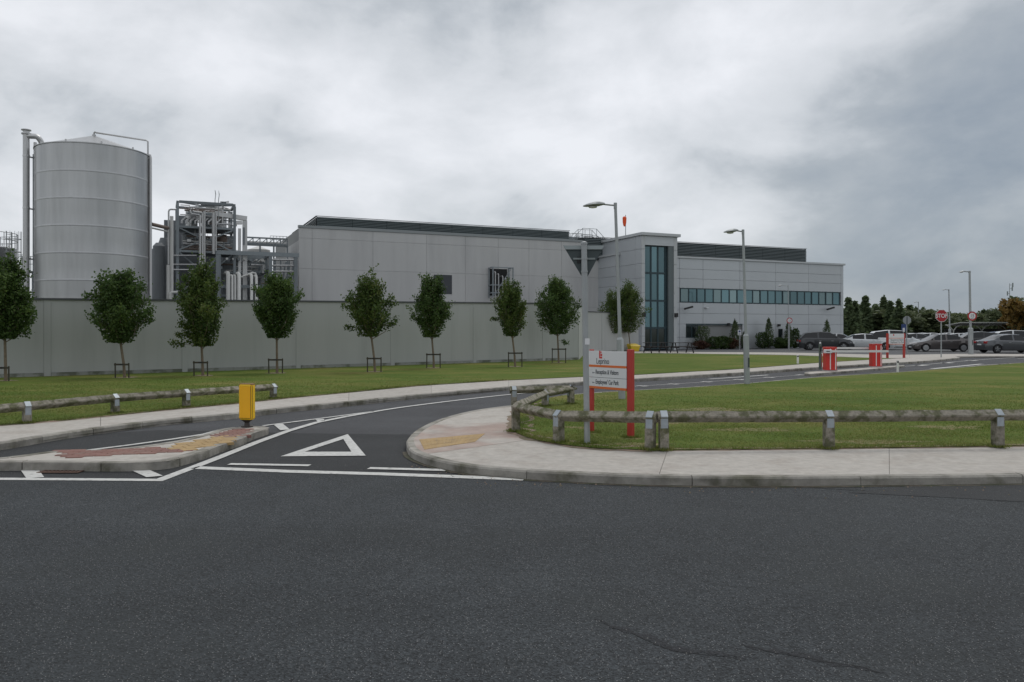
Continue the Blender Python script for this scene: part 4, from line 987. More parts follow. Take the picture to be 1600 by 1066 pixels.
# ------------------------------------------------------------------ process plant
def process_plant():
    D0 = 57.0; P0 = Vector(GD(277.5, D0)); e = empty('process_plant', (P0.x, P0.y, 0), BR, 'open steel process structure crowded with pipes between the tank and the hall', 'process plant')
    cx = lambda px, y=0.0: colx(px, P0, y)
    zp = lambda py, px, y=0.0: Z(py, depth(P0, cx(px, y), y))
    def beam(p, q, w=.2, h=.22, m='beam', nm='beam'): return MB().bar(p, q, w, h).build(nm, M[m], e)
    W = cx(366.5); Dp = 2.9; zt = zp(315, 277.5)
    for x in (0, W):
        for y in (0, Dp): beam((x,y,0),(x,y,zt-.12), .19, .19, nm='column')
    lev = [zt, zp(355, 300), zp(393, 300), 4.3]
    for i, z in enumerate(lev):
        for y in (0, Dp): beam((.10,y,z),(W-.10,y,z), .16, .15 if i else .18)
        for x in (0, W): beam((x,.10,z),(x,Dp-.10,z), .16, .16)
    for a, b in ((0,Dp),(Dp,0)): beam((.1,a,zt-.02),(W/2,(a+b)/2,zt-.03), .08, .08, nm='brace')
    beam((W*.5,Dp/2,zt-.03),(W-.1,.2,zt-.03), .08, .08, nm='brace'); beam((W*.5,Dp/2,zt-.03),(W-.1,Dp-.2,zt-.03), .08, .08, nm='brace')
    for (a, b) in ((1, 2), (2, 3)):
        z1, z0 = lev[a], lev[b]; m_ = (z0+z1)/2
        beam((.12,-.02,z1-.1),(W*.46,-.02,m_), .07, .09, nm='brace'); beam((W*.46,-.02,m_),(.12,-.02,z0+.1), .07, .09, nm='brace')
        beam((W-.12,-.02,z1-.1),(W*.54,-.02,m_), .07, .09, nm='brace'); beam((W*.54,-.02,m_),(W-.12,-.02,z0+.1), .07, .09, nm='brace')
    # floors, vessels, equipment
    for z in lev[1:3]: MB().box((.15,.15,z-.02),(W-.15,Dp-.15,z+.04)).build('grating', M['darkclad'], e)
    for k, (x, y, r, z0, z1, m) in enumerate([(1.0,1.6,.42,lev[1]+.1,lev[1]+1.6,'pipe'),(2.1,1.4,.35,lev[1]+.1,lev[1]+1.1,'beam'),(3.0,1.7,.45,lev[1]+.1,lev[1]+1.25,'pipe'),
                      (.8,1.6,.5,lev[2]+.1,lev[2]+1.5,'darkclad'),(1.9,1.9,.45,lev[2]+.1,lev[2]+1.35,'pipe'),(3.1,1.7,.4,lev[2]+.1,lev[2]+1.5,'rust')]):
        MB().lathe([(r*.6,z0),(r,z0+.15),(r,z1-.15),(r*.5,z1)], 16, (x,y,0)).build('vessel', M[m], e, smooth=True)
    for k in range(9):
        x = .3+k*.3; MB().tube([(x,.5,lev[1]+.3),(x,.5,lev[1]+.5),(x+.25,.55,lev[1]+.75),(x+.25,1.9,lev[1]+.8)], .07, 8).build('pipe', M['pipe'], e, smooth=True)
    for k in range(12):
        z = lev[1]+.9+.13*k if k < 6 else lev[2]+.2+.2*(k-6)
        MB().tube([(random.uniform(.1,.8),.3+.12*(k%6),z),(random.uniform(2.4,W-.1),.3+.12*(k%6),z)], random.choice((.04,.06,.08)), 8).build('pipe', M[random.choice(('pipe','whitepipe','beam','rust'))], e, smooth=True)
    for k in range(46):
        z = random.choice(lev[1:3])+random.uniform(.15, 1.7); y = random.uniform(.2, Dp-.2); xa = random.uniform(.15, W-1.2); xb = xa+random.uniform(.5, 1.6); zb_ = z+random.choice((-.35,.3,.45,0))
        MB().tube([(xa,y,z),(xb,y,z),(xb+.02,y,zb_),(min(W-.1,xb+.4),y,zb_)], random.choice((.02,.03,.045,.06)), 6).build('pipe', M[random.choice(('pipe','beam','rust','whitepipe','weld','darkclad'))], e, smooth=True)
    for k in range(26):
        x = random.uniform(.2, W-1.2); y = random.uniform(.2, Dp-.2); z = random.choice(lev[1:3])+random.uniform(.1,1.4); s_ = random.uniform(.10,.28); MB().bbox((x,y,z),(x+s_*1.5,y+s_,z+s_), .02).build('junction_box', M[random.choice(('pipe','beam','rust','whitepipe','louvre'))], e)
    for k in range(22):
        x = random.uniform(.2, W-.2); y = random.uniform(.2, Dp-.3); z0 = random.choice(lev[1:])+.1; z1 = z0+random.uniform(.8, 1.9)
        MB().tube([(x,y,z0),(x,y,z1),(x+random.uniform(-.5,.5),y,z1+.08)], random.choice((.03,.05,.07)), 7).build('pipe', M[random.choice(('pipe','beam','rust','whitepipe'))], e, smooth=True)
    def vp(px, pt, pb, y, r, m='pipe', extra=None):
        x = cx(px, y); pts = [(x,y,0 if pb is None else zp(pb, px, y)), (x,y,zp(pt, px, y))]
        if extra: pts += [(cx(a, y), y, zp(b, a, y)) for a, b in extra]
        return MB().tube(pts, r, 10).build('pipe', M[m], e, smooth=True)
    vp(312.5, 337, None, -.5, .075, extra=[(311,336),(300,334.5),(298,333),(297,329)]); vp(316.3, 334, None, -.5, .075, extra=[(315,332.5),(303,331),(301,329)])
    vp(319.5, 330, None, -.5, .085); vp(333.5, 333, 397, -.5, .11); vp(337.5, 330, 392, -.5, .06)
    vp(268.3, 338, None, -.4, .12, 'whitepipe'); vp(263.5, 331, 413, -.4, .06, extra=[(264.2,328.5),(266.5,327.3),(275,327.5)]); vp(262.8, 414, None, -.4, .11, 'whitepipe')
    vp(266.2, 461, None, -.7, .10, 'whitepipe', extra=[(267,458),(270,456.8),(281,456.8)])
    for px in (336, 341.5): x = cx(px, 0); MB().tube([(x,0,lev[1]),(x,0,zt+.3),(x+.05,0,zt+.7),(x,0,zt+1.0),(x+.04,0,zp(304,px))], .028, 6).build('vent_pipe', M['galv'], e, smooth=True)
    MB().tube([(cx(237,-.6),-2.6,zp(357.5,237)),(cx(262,-.4),-.4,zp(357.5,262))], .13, 12).build('pipe', M['rust'], e, smooth=True)
    MB().tube([(cx(237,-.6),-2.6,zp(363,237)),(cx(262,-.4),-.4,zp(363,262))], .06, 8).build('pipe', M['whitepipe'], e, smooth=True)
    for py in (400, 414, 422): MB().tube([(cx(266),-.35,zp(py,266)),(cx(307),-.35,zp(py,307))], .05, 8).build('pipe', M['pipe'], e, smooth=True)
    # pale duct portal to the right of the frame
    y = .6
    xd0, xd1 = cx(368, y), cx(382.5, y); zd = zp(341, 370, y)
    beam((cx(338,y),y,zd+.22),(xd1+.15,y,zd), .35, .32, 'pipe', 'duct'); beam((xd1,y,0),(xd1,y,zd-.17), .32, .3, 'pipe', 'duct'); beam((cx(374.5,y),y+.1,0),(cx(374.5,y),y+.1,zp(357,374,y)), .2, .2, 'pipe', 'duct')
    beam((cx(369,y),y,zp(348,369,y)),(xd1-.2,y,zp(348,380,y)), .3, .26, 'pipe', 'duct')
    beam((cx(380.5,y),y-.2,zp(383,380,y)),(cx(380.5,y),y-.2,zp(356,380,y)), .16, .1, 'darkclad', 'duct')
    # dark clad block behind and grey silos left
    xb0, xb1 = cx(256, 4.2), cx(367, 4.2)
    for i in range(6):
        a = xb0+(xb1-xb0)*i/6; MB().box((a+.01,4.2,0),(a+(xb1-xb0)/6-.01,4.4,zp((346,338,362,372,368,366)[i], 300, 4.2))).build('cladding_panel', M['darkclad'], e)
    MB().box((xb0,4.41,0),(xb1,9,zp(374,300,4.2))).build('plant_room', M['darkclad'], e)
    for px, w, pt in ((248.5, .42, 385), (243, .3, 392)):
        x = cx(px, 1.5); z = zp(pt, px, 1.5); MB().lathe([(w,0),(w,z),(w*.5,z+.25)], 20, (x,1.5,0)).build('silo', M['darkclad'], e, smooth=True)
    x = cx(256, 3.0); MB().lathe([(.62,0),(.62,zp(398,256,3)),(.5,zp(388,256,3)),(.25,zp(372,256,3))], 20, (x,3,0)).build('silo', M['darkclad'], e, smooth=True)
    # low pipe rack running back towards the hall
    x0, x1 = cx(338.5), cx(466, 0.0); zr = zp(395, 340)
    xs = [x0, cx(364), cx(422), x1-.25]
    beam((x0-.1,-.3,zr),(x1,-.3,zr), .26, .3)
    for px in (339.5, 343.5, 421.5, 461): beam((cx(px),-.3,0),(cx(px),-.3,zr-.16), .26 if px != 343.5 else .1, .26, nm='column')
    beam((x0,-.3,zr-.3),(cx(319),-.3,zr-1.6), .12, .14, nm='brace')
    for k in range(1, 7):
        y = -.3+k*2.4; zk = zr-.05
        beam((x0+.3,y,zk),(cx(422)+.0,y,zk), .16, .2)
        for xx in (x0+.3, cx(422)): beam((xx,y,0),(xx,y,zk-.12), .18, .18, nm='column')
        beam((x0+.4,y-1.2,zk-.55),(cx(422)-.1,y-1.2,zk-.55), .1, .14)
        beam((x0+.4,y,zk-1.1),(cx(422)-.1,y,zk-1.1), .12, .16)
    for xx in (x0+.3, cx(422)): beam((xx,-.1,zr),(xx,14.4,zr), .18, .2); beam((xx,-.1,zr-1.1),(xx,14.4,zr-1.1), .16, .18)
    for k in range(7): MB().tube([(x0+.7+k*.42,-.1,zr-.42),(x0+.7+k*.42,14,zr-.42)], random.choice((.06,.09,.12)), 8).build('pipe', M[random.choice(('pipe','whitepipe','beam'))], e, smooth=True)
    beam((cx(344),-.3,zp(448,344)),(cx(407),-.3,zp(448,400)), .14, .22)
    for px, r, pt in ((356.5,.15,427),(363,.08,431),(367.5,.08,431),(373.5,.13,428),(393,.11,430),(400.5,.10,432)):
        x = cx(px, -.8); z = zp(pt, px, -.8)
        MB().tube([(x,-.8,0),(x,-.8,z-.1),(x-.02,-.78,z),(x-.06,-.5,z+.05),(x-.1,.5,z+.06)], r, 12).build('pipe', M['whitepipe'], e, smooth=True)
    MB().tube([(cx(377,-.6),-.6,zp(434,377)),(cx(395,-.6),-.6,zp(427,395)),(cx(399,-.6),-.6,zp(428,399)),(cx(401,-.6),-.6,zp(433,401))], .07, 8).build('pipe', M['whitepipe'], e, smooth=True)
    # right-hand ladder rack of horizontal pipes near the hall
    for k, py in enumerate((405.5, 414.5, 423.5, 440, 444)):
        MB().tube([(cx(424,.4),.4+.1*k,zp(py,424)),(x1-.05,.4+.1*k,zp(py,462))], .07 if k < 3 else .05, 8).build('pipe', M['pipe'], e, smooth=True)
    for px in (430, 438.5, 452, 459): beam((cx(px,.8),.8,0),(cx(px,.8),.8,zr-.2), .1, .12, nm='column')
    for a, b in ((426,447),(432,452),(444,459)): beam((cx(a,1.2),1.2,1.5),(cx(b,1.2),1.2,zr-.4), .1, .1, nm='brace')
    MB().box((cx(367,6)+.1,6,0),(cx(405,6)-.02,6.2,zp(430,380,6))).box((cx(405,6),6,0),(x1-.3,6.2,4.6)).build('plant_room', M['darkclad'], e)
    for k in range(34):
        xa = random.uniform(x0+.4, x1-1.2); y = random.uniform(.3, 5.6); z = random.uniform(2.6, zr-.5); q = random.uniform(.5, 1.8)
        MB().tube([(xa,y,z),(xa+q,y,z),(xa+q,y,z+random.choice((-.6,.5)))], random.choice((.03,.045,.07)), 7).build('pipe', M[random.choice(('pipe','beam','rust','whitepipe'))], e, smooth=True)
    # upper gantry with handrail and small tank behind
    y = 5.0; zg = zp(384, 430, y)
    xg0, xg1 = cx(384.5, y), cx(449, y)
    beam((xg0,y,zg),(xg1,y,zg), .14, .16); beam((xg0,y,zp(373,430,y)),(xg1,y,zp(373,430,y)), .1, .12); beam((xg0,y+1.2,zg+.2),(xg1,y+1.2,zg+.2), .1, .2)
    for i in range(7):
        x = xg0+(xg1-xg0)*i/6; beam((x,y,zg),(x,y,zp(373,430,y)), .07, .07, nm='brace')
        if i < 6: beam((x,y,zg+.05),(x+(xg1-xg0)/6,y,zp(373.5,430,y)), .05, .06, nm='brace')
        beam((x,y,0),(x,y,zg), .12, .12, nm='column') if i % 2 == 0 else None
    for i in range(5): MB().tube([(xg0,y+.2+.12*i,zg+.12+.09*(i%3)),(xg1,y+.2+.12*i,zg+.12+.09*(i%3))], .045, 6).build('pipe', M[random.choice(('pipe','beam','whitepipe'))], e, smooth=True)
    mb = MB(); zh = zp(369.5, 435, y)
    for px in range(422, 450, 5): mb.bar((cx(px,y),y-.1,zg),(cx(px,y),y-.1,zh), .03,.03)
    mb.bar((cx(422,y),y-.1,zh),(cx(449,y),y-.1,zh), .03,.04); mb.bar((cx(422,y),y-.1,zh-.3),(cx(449,y),y-.1,zh-.3), .03,.03); mb.build('handrail', M['galv'], e)
    x = cx(404, 8); MB().lathe([(.95,0),(.95,zp(391,404,8)),(.1,zp(385,404,8))], 24, (x,8,0)).build('vessel', M['whitepipe'], e, smooth=True)
process_plant()
# ------------------------------------------------------------------ timber knee rails
def knee_rail(posts, label, rails=None, straps=None, wpost=0.115, rs=0.094):
    """posts: list of (base px, base py, top py). rails join neighbours. straps: which posts carry the galvanised cap"""
    P = []
    for bx, by, ty in posts:
        x, y = G(bx, by, LZ) if by < 735 else G(bx, by, 0); P.append(Vector((x, y, Z(ty, y))))
    e = empty('timber_rail_fence', (P[0].x, P[0].y, LZ-.01), 0, label, 'fence', 'low timber rail fences')
    o = Vector((P[0].x, P[0].y, LZ-.01)); P = [p-o for p in P]; n = len(P)
    r = rs/math.sqrt(2)*1.12
    for i in range(n-1):
        a, b = P[i].copy(), P[i+1].copy(); d = (b-a); d2 = Vector((d.x, d.y, 0)).normalized()
        a2 = a - d2*(0.0 if i else .09); b2 = b + d2*(.0 if i < n-2 else .09)
        s = Vector((-d2.y, d2.x, 0)); up = Vector((0,0,1)); m = 14; vs = []; fs = []
        def mit(j):  # mitre direction at inner joints
            if 0 < j < n-1:
                da = (P[j]-P[j-1]); db = (P[j+1]-P[j]); da.z = db.z = 0; t = (da.normalized()+db.normalized()).normalized(); q = Vector((-t.y, t.x, 0)); return q / max(.45, q.dot(s))
            return s
        s0, s1 = mit(i), mit(i+1)
        for k in range(m):
            t = k/(m-1); c = a2.lerp(b2, t) - up*r + Vector((0,0,0)); sg = math.sin(math.pi*t)*random.uniform(-.003,.003)
            ss = s0.lerp(s1, t) if k in (0, m-1) else s; ss = s0 if k == 0 else (s1 if k == m-1 else s)
            w = r*random.uniform(.97,1.03)
            cs = c + Vector((0,0,sg))
            for q in ((up*w), (up*(w*.86)+ss*w*.14), (ss*w*.93+up*.01), (ss*w*.93-up*.01), (-up*w), (-ss*w*.93-up*.01), (-ss*w*.93+up*.01), (up*(w*.86)-ss*w*.14)): vs.append(cs+q)
        for k in range(m-1):
            for q in range(8): fs.append((k*8+q, k*8+(q+1)%8, (k+1)*8+(q+1)%8, (k+1)*8+q))
        fs.append(tuple(range(7,-1,-1))[::-1]); fs.append(tuple((m-1)*8+q for q in range(8))[::-1])
        MB().add(vs, [f[::-1] for f in fs]).build('rail', M['timber'], e)
    for j, p in enumerate(P):
        dirs = []
        if j: dirs.append((p-P[j-1]))
        if j < n-1: dirs.append((P[j+1]-p))
        d = sum((Vector((q.x,q.y,0)).normalized() for q in dirs), Vector()).normalized(); ang = math.atan2(d.y, d.x)
        h = wpost/2; top = p.z; c = 0.006
        # birdsmouth post: notch along the rail direction
        vs = []; prof = [(-h,0),(h,0),(h,top-r*.95),(h-.012,top-r*.85),(0,top-2*r+.012),(-h+.012,top-r*.85),(-h,top-r*.95)]
        for xx in (-h, h): vs += [(xx, q[0], q[1]) for q in prof]
        mb = MB(); mb.add(vs, [tuple(range(6,-1,-1)), tuple(range(7,14))] + [(k,(k+1)%7,7+(k+1)%7,7+k) for k in range(7)])
        po = mb.build('post', M['timber'], e, loc=(p.x,p.y,0), rot=(random.uniform(-.012,.012), random.uniform(-.012,.012), ang+random.uniform(-.04,.04)))
        if straps is None or j in straps:
            w = .045 if True else .03; t = .0035; R2 = r+t+.001; zc = top-r
            pts = [(-h-t, top-r-.20),(-h-t, top-r*.86),( -R2*.97-.0, zc+.004),(0, zc+R2+.002),(R2*.97, zc+.004),(h+t, top-r*.86),(h+t, top-r-.20)]
            pts = [(-h-t, zc-.14),(-h-t, zc-.02),(-max(R2,h+t), zc+.01),(0, zc+R2+.003),(max(R2,h+t), zc+.01),(h+t, zc-.02),(h+t, zc-.14)]
            vs = [(-w, a, b) for a, b in pts] + [(w, a, b) for a, b in pts]; m = len(pts)
            mb = MB(); mb.add(vs, [(k, k+1, m+k+1, m+k) for k in range(m-1)]); mb.add([(x, y*0.975 if abs(y)>.01 else y, z-(t if 0 else .003)) for x, y, z in vs], [(m+k, m+k+1, k+1, k) for k in range(m-1)])
            mb.build('strap', M['strap'], po)
    return e
knee_rail([(-230,676,653),(-95,668,640),(42,660.5,628),(180,645.5,616),(291,636,608.5),(427,622.5,600)], 'timber rail fence on the left verge running behind the yellow bollard')
knee_rail([(803,632,604),(892,631,602),(852,634.5,609.5),(806,673.5,628),(873,690.5,641.5),(1016,702,643)], 'timber rail fence bending round the corner in front of the direction sign', straps=(0,1,2,4,5))
knee_rail([(1037,702.3,642.5),(1295,700,642),(1559,697.5,640),(1822,694.5,638),(2085,692,636)], 'straight timber rail fence along the right-hand pavement')

# ------------------------------------------------------------------ street furniture
def yellow_bollard():
    x, y = G(386, 667, K); h = lambda py: Z(py, y)-K
    e = empty('traffic_bollard', (x, y, K), R(-12), 'yellow rectangular traffic bollard standing on the tip of the paved island', 'bollard')
    z0, z1 = h(655.5), h(600.5); w = .118
    MB().lathe([(.095,-.002),(.095,.015),(.05,.02),(.042,.04),(.038,z0-.05),(.045,z0-.04),(.10,z0-.002)], 16).build('stem', M['brownplastic'], e, smooth=True)
    prof = [(.86,z0),(1.0,z0+.025),(1.0,z1-.02),(.93,z1)]
    mb = MB(); 
    vs = []
    for s, z in prof:
        a, b = w*s, .062*s; c = .02
        vs += [(-a+c,-b,z),(a-c,-b,z),(a,-b+c,z),(a,b-c,z),(a-c,b,z),(-a+c,b,z),(-a,b-c,z),(-a,-b+c,z)]
    fs = []
    for i in range(3):
        for k in range(8): fs.append((i*8+k, i*8+(k+1)%8, (i+1)*8+(k+1)%8, (i+1)*8+k))
    fs += [tuple(range(7,-1,-1)), tuple(range(24,32))]
    mb.add(vs, fs); mb.build('shell', M['amber2'], e)
    MB().bbox((-w+.022,-.0655,z0+.03),(w-.022,-.0625,z1-.03), .002).build('front_panel', M['amber'], e)
    MB().bbox((w+.0005,-.036,z0+.03),(w+.004,.036,z1-.03), .001).build('side_panel', M['amber2'], e)
    MB().box((w-.020,-.0635,z0+.02),(w-.014,-.0615,z1-.02)).box((w-.001,-.045,z0+.02),(w+.002,-.040,z1-.02)).box((-w+.02,-.0632,z0+.022),(w-.022,-.0618,z0+.028)).build('seam', M['gutter'], e)
    MB().bbox((-w+.0,-.058,z1-.008),(w-.0,.058,z1+.012), .01).build('cap', mat('dull_bollard_cap',(0.20,0.10,0.03),0.6), e)
yellow_bollard()
def give_way_back():
    bx, by = G(917.5, 694, K); top = Z(381, by)
    lean = (912.5-917.5)/F*by
    e = empty('give_way_sign', (bx, by, K), 0, 'triangular road sign seen from behind on a tall grey pole beside the direction sign', 'road sign')
    MB().tube([(0,0,-.01),(lean,0,top-K)], .041, 16).lathe([(.05,0),(.05,.02)], 16).build('pole', M['galv'], e, smooth=True)
    MB().lathe([(.047,-.01),(.047,.02),(.01,.035)], 16, (lean,0,top-K)).build('pole_cap', M['galv'], e, smooth=True)
    # sign is in front (far side) of the pole
    L = lambda px, py: ((px-917.5)/F*by - 0.0, Z(py, by)-K)
    A, B, C = L(880, 383), L(945, 383), L(914.5, 440); yb = .055
    cen = ((A[0]+B[0]+C[0])/3, (A[1]+B[1]+C[1])/3)
    def tri(s, y): return [(cen[0]+(p[0]-cen[0])*s, y, cen[1]+(p[1]-cen[1])*s) for p in (A, B, C)]
    mb = MB(); f1, f2 = tri(1, yb), tri(1, yb+.004); mb.add(f1+f2, [(0,2,1),(3,4,5),(0,1,4,3),(1,2,5,4),(2,0,3,5)]); mb.build('plate', M['signback'], e)
    zt = L(880, 383)[1]; zb = L(880, 389.5)[1]
    k = (zt-zb)*.62
    MB().add([(A[0],yb-.004,zt),(B[0],yb-.004,zt),(B[0]-k,yb-.03,zb),(A[0]+k,yb-.03,zb),(A[0],yb-.001,zt),(B[0],yb-.001,zt),(B[0]-k,yb-.001,zb),(A[0]+k,yb-.001,zb)], [(0,3,2,1),(3,7,6,2),(0,4,7,3),(1,2,6,5),(0,1,5,4)]).build('channel', M['signgrey'], e)
    for py, hh in ((404,.0),(424.5,.0)):
        z = L(0, py)[1]; w = (1-(zt-z)/(zt-C[1]))*(B[0]-A[0])*.42
        MB().box((cen[0]-w,yb-.02,z-.012),(cen[0]+w,yb-.002,z+.012)).build('brace', M['signgrey' if py < 420 else 'signback'], e)
        MB().lathe([(.047,z-.012),(.047,z+.012)], 16, (lean*z/(top-K),0,0)).build('clip', M['galv'], e, smooth=True)
    x0, z0 = L(902, 411); x1, z1 = L(910, 401)
    MB().box((x0,yb-.012,z0),(x1,yb-.002,z1)).build('sticker', M['black'], e)
    z = L(0, 534)[1]; MB().box((-.035,-.047,z-.04),(.028,-.041,z+.045)).build('label_plate', M['white'], e)
    zz0 = z-.015
    text('53', .045, M['textgrey'], e, (-.033+.008,-.0485,zz0), (R(90),0,0), 'plate_number') if False else None
def text(body, size, m, parent, loc, rot, name, sx=1.0, align='LEFT', bold=0.0):
    c = bpy.data.curves.new(name, 'FONT'); c.body = body; c.size = size; c.extrude = .0008; c.align_x = align; c.offset = bold; c.resolution_u = 4; c.materials.append(m)
    t = bpy.data.objects.new(name, c); COL.objects.link(t); bpy.context.view_layer.update()
    me = bpy.data.meshes.new_from_object(t.evaluated_get(bpy.context.evaluated_depsgraph_get())); bpy.data.objects.remove(t); bpy.data.curves.remove(c)
    if not me.materials: me.materials.append(m)
    return link(name, me, parent, loc, rot, (sx, 1, 1))
give_way_back()
def direction_sign():
    xl, yl = G(925, 674.5, LZ); xr, yr = G(985.5, 683, LZ)
    d = Vector((xr-xl, yr-yl)); L = d.length; ang = math.atan2(d.y, d.x)
    e = empty('direction_sign', (xl, yl, LZ), ang, 'white factory direction sign with red posts and orange strips behind the corner rail', 'sign')
    ht = Z(546, (yl+yr)/2)-LZ
    zl = lambda py: Z(py, yl)-LZ; zr = lambda py: Z(py, yr)-LZ
    MB().bbox((-.034,-.028,-.05),(.026,.028,zl(546)), .006).build('post', M['postred'], e)
    MB().bbox((L-.045,-.035,-.05),(L+.045,.035,zr(546)), .006).build('post', M['postred'], e)
    x0, x1 = -.0, L-.03; yf = -.030
    za, zb = zl(548), zl(605.5)   # panel heights at the left post, nearly same at right
    H_ = za-zb
    x0 = -.0
    def pan(f0, f1, m, nm, off=0, xa=-.030, xb=L-.047):
        return MB().bbox((xa,yf-off-.012,za-H_*f1),(xb,yf-off,za-H_*f0), .002).build(nm, M[m], e)
    pan(0, .375, 'white', 'name_panel'); pan(.376, .435, 'orange', 'strip', .002); pan(.436, .705, 'white', 'direction_panel'); pan(.716, .95, 'white', 'direction_panel'); pan(.951, 1.01, 'orange', 'strip', .002)
    MB().box((.028,-.026,zb-.01),(L-.05,-.010,za-.01)).build('backing', M['signback'], e)
    yt = yf-.0135; rx = (R(90), 0, 0); W = L
    zc = lambda f: za-H_*f
    # red block logo
    lx, s = W*.285, .062
    lg = MB(); z0 = zc(.20)
    lg.box((lx-.030,yt-.001,z0),(lx-.008,yt+.001,z0+.115)).box((lx-.008,yt-.001,z0),(lx+.034,yt+.001,z0+.024)).box((lx+.000,yt-.0012,z0+.034),(lx+.030,yt+.0012,z0+.070)).box((lx+.000,yt-.0011,z0+.078),(lx+.018,yt+.0011,z0+.108))
    lg.build('logo', M['orange'] if False else M['red'], e)
    text('Leprino', .12, M['textgrey'], e, (W*.17, yt, zc(.34)), rx, 'lettering', .72, bold=.001)
    text('Reception & Visitors', .092, M['textgrey'], e, (W*.15, yt, zc(.615)), rx, 'lettering', .62, bold=.0016)
    text("Employees' Car Park", .092, M['textgrey'], e, (W*.15, yt, zc(.88)), rx, 'lettering', .62, bold=.0016)
    for f in (.59, .855):
        z = zc(f); MB().add([(W*.065,yt,z),(W*.085,yt,z+.018),(W*.085,yt,z-.018)], [(0,2,1)]).box((W*.083,yt-.0005,z-.004),(W*.125,yt+.0005,z+.004)).build('arrow', M['textgrey'], e)
direction_sign()
def small_direction_sign():
    xl, yl = G(1386.5, 559.5, K); xr, yr = G(1412.5, 559.3, K); d = Vector((xr-xl, yr-yl)); L = d.length
    e = empty('direction_sign', (xl, yl, LZ), math.atan2(d.y, d.x), 'small white sign with red posts at the car park edge behind the right-hand barrier', 'sign')
    z = lambda py: Z(py, yl)-LZ
    for x in (0, L): MB().box((x-.05,-.05,-.1),(x+.05,.05,z(521))).build('post', M['postred'], e)
    MB().box((.051,-.07,z(528.2)),(L-.051,-.03,z(521.5))).build('name_panel', M['white'], e); MB().box((.051,-.07,z(537.5)),(L-.051,-.03,z(529))).build('direction_panel', M['white'], e)
    MB().box((.051,-.068,z(528.95)),(L-.051,-.035,z(528.25))).box((.051,-.068,z(538.3)),(L-.051,-.035,z(537.55))).build('strip', M['orange'], e)
    MB().box((L*.30,-.0715,z(525)),(L*.36,-.0705,z(522.2))).build('logo', M['red'], e)
    text('Reception & Visitors', .17, M['textgrey'], e, (L*.14,-.072,z(532.6)), (R(90),0,0), 'lettering', .62); text("Employees' Car Park", .17, M['textgrey'], e, (L*.14,-.072,z(536.4)), (R(90),0,0), 'lettering', .62)
small_direction_sign()
def pole_sign(px, by, cy, rpx, kind, label, D=None, pr=.035):
    if D is None: x, y = G(px, by, K)
    else: x, y = GD(px, D)
    e = empty('road_sign', (x, y, K), 0, label, 'road sign'); z = Z(cy, y)-K; r = rpx/F*y
    MB().tube([(0,.03,-.1),(0,.03,z+ (r*.9 if kind != 'stop' else r*.6))], pr, 10).build('pole', M['galv'], e, smooth=True)
    c = (0,-.03,z)
    def disc(rr, yy, m, nm, n=32, ph=0):
        vs = []; 
        for q in (yy, yy+.006): vs += [(rr*math.cos(2*math.pi*k/n+ph), q, z+rr*math.sin(2*math.pi*k/n+ph)) for k in range(n)]
        MB().add(vs, [tuple(range(n)), tuple(range(2*n-1,n-1,-1))] + [((k+1)%n, k, n+k, n+(k+1)%n) for k in range(n)]).build(nm, M[m], e)
    if kind == 'stop':
        disc(r, -.02, 'white', 'plate', 8, R(22.5)); disc(r*.93, -.028, 'stopred', 'face', 8, R(22.5))
        text('STOP', r*.86, M['white'], e, (0,-.031,z-r*.29), (R(90),0,0), 'lettering', .85, 'CENTER', bold=.008)
    elif kind == 'speed':
        disc(r, -.02, 'stopred', 'plate'); disc(r*.72, -.028, 'white', 'face')
        text('15', r*1.0, M['black'], e, (0,-.031,z-r*.30), (R(90),0,0), 'lettering', .9, 'CENTER')
        text('km/h', r*.34, M['black'], e, (0,-.031,z-r*.60), (R(90),0,0), 'lettering', .9, 'CENTER')
    elif kind == 'back':
        disc(r, -.02, 'fascia', 'plate', 8, R(22.5)); MB().box((-.03,-.04,z-r*.9),(.03,-.0205,z+r*.8)).build('channel', M['signback'], e)
    return e, r, z
pole_sign(1471, 558.5, 493.5, 10.2, 'stop', 'red octagonal STOP sign on a grey pole by the car park entrance')
pole_sign(1233.5, 0, 501, 4.6, 'speed', 'small round red ringed speed sign in front of the office building', D=69)
pole_sign(1417, 550, 500.5, 6.8, 'back', 'grey back of an octagonal sign on a pole beside the white saloon cars')
def parking_sign():
    x, y = GD(1155.5, 70); e = empty('parking_sign', (x, y, K), 0, 'small white rectangular parking sign on a thin post before the office shrubs', 'road sign')
    z = lambda py: Z(py, y)-K
    MB().tube([(0,.03,-.1),(0,.03,z(516))], .025, 8).build('pole', M['galv'], e, smooth=True)
    MB().bbox((-.15,-.01,z(523.8)),(.15,.005,z(515.5)), .003).build('plate', M['white'], e)
    MB().box((-.09,-.0125,z(519.6)),(.09,-.0105,z(516.6))).build('symbol', M['blue'], e)
    MB().box((-.10,-.0125,z(521.8)),(.10,-.0105,z(521.1))).box((-.10,-.0125,z(523.1)),(.10,-.0105,z(522.5))).build('lettering', M['textgrey'], e)
    x, y = GD(1412, 62); e = empty('parking_sign', (x, y, 0), 0, 'dark blue sign plate with a small white notice below the octagonal sign back', 'road sign'); z = lambda py: Z(py, y)
    MB().tube([(0,.03,0),(0,.03,z(506))], .025, 8).build('pole', M['galv'], e, smooth=True)
    MB().box((-.18,-.01,z(517)),(.18,.005,z(506.5))).build('plate', M['blue'], e); MB().box((-.09,-.014,z(518.5)),(.09,-.011,z(512.5))).build('notice', M['white'], e)
parking_sign()
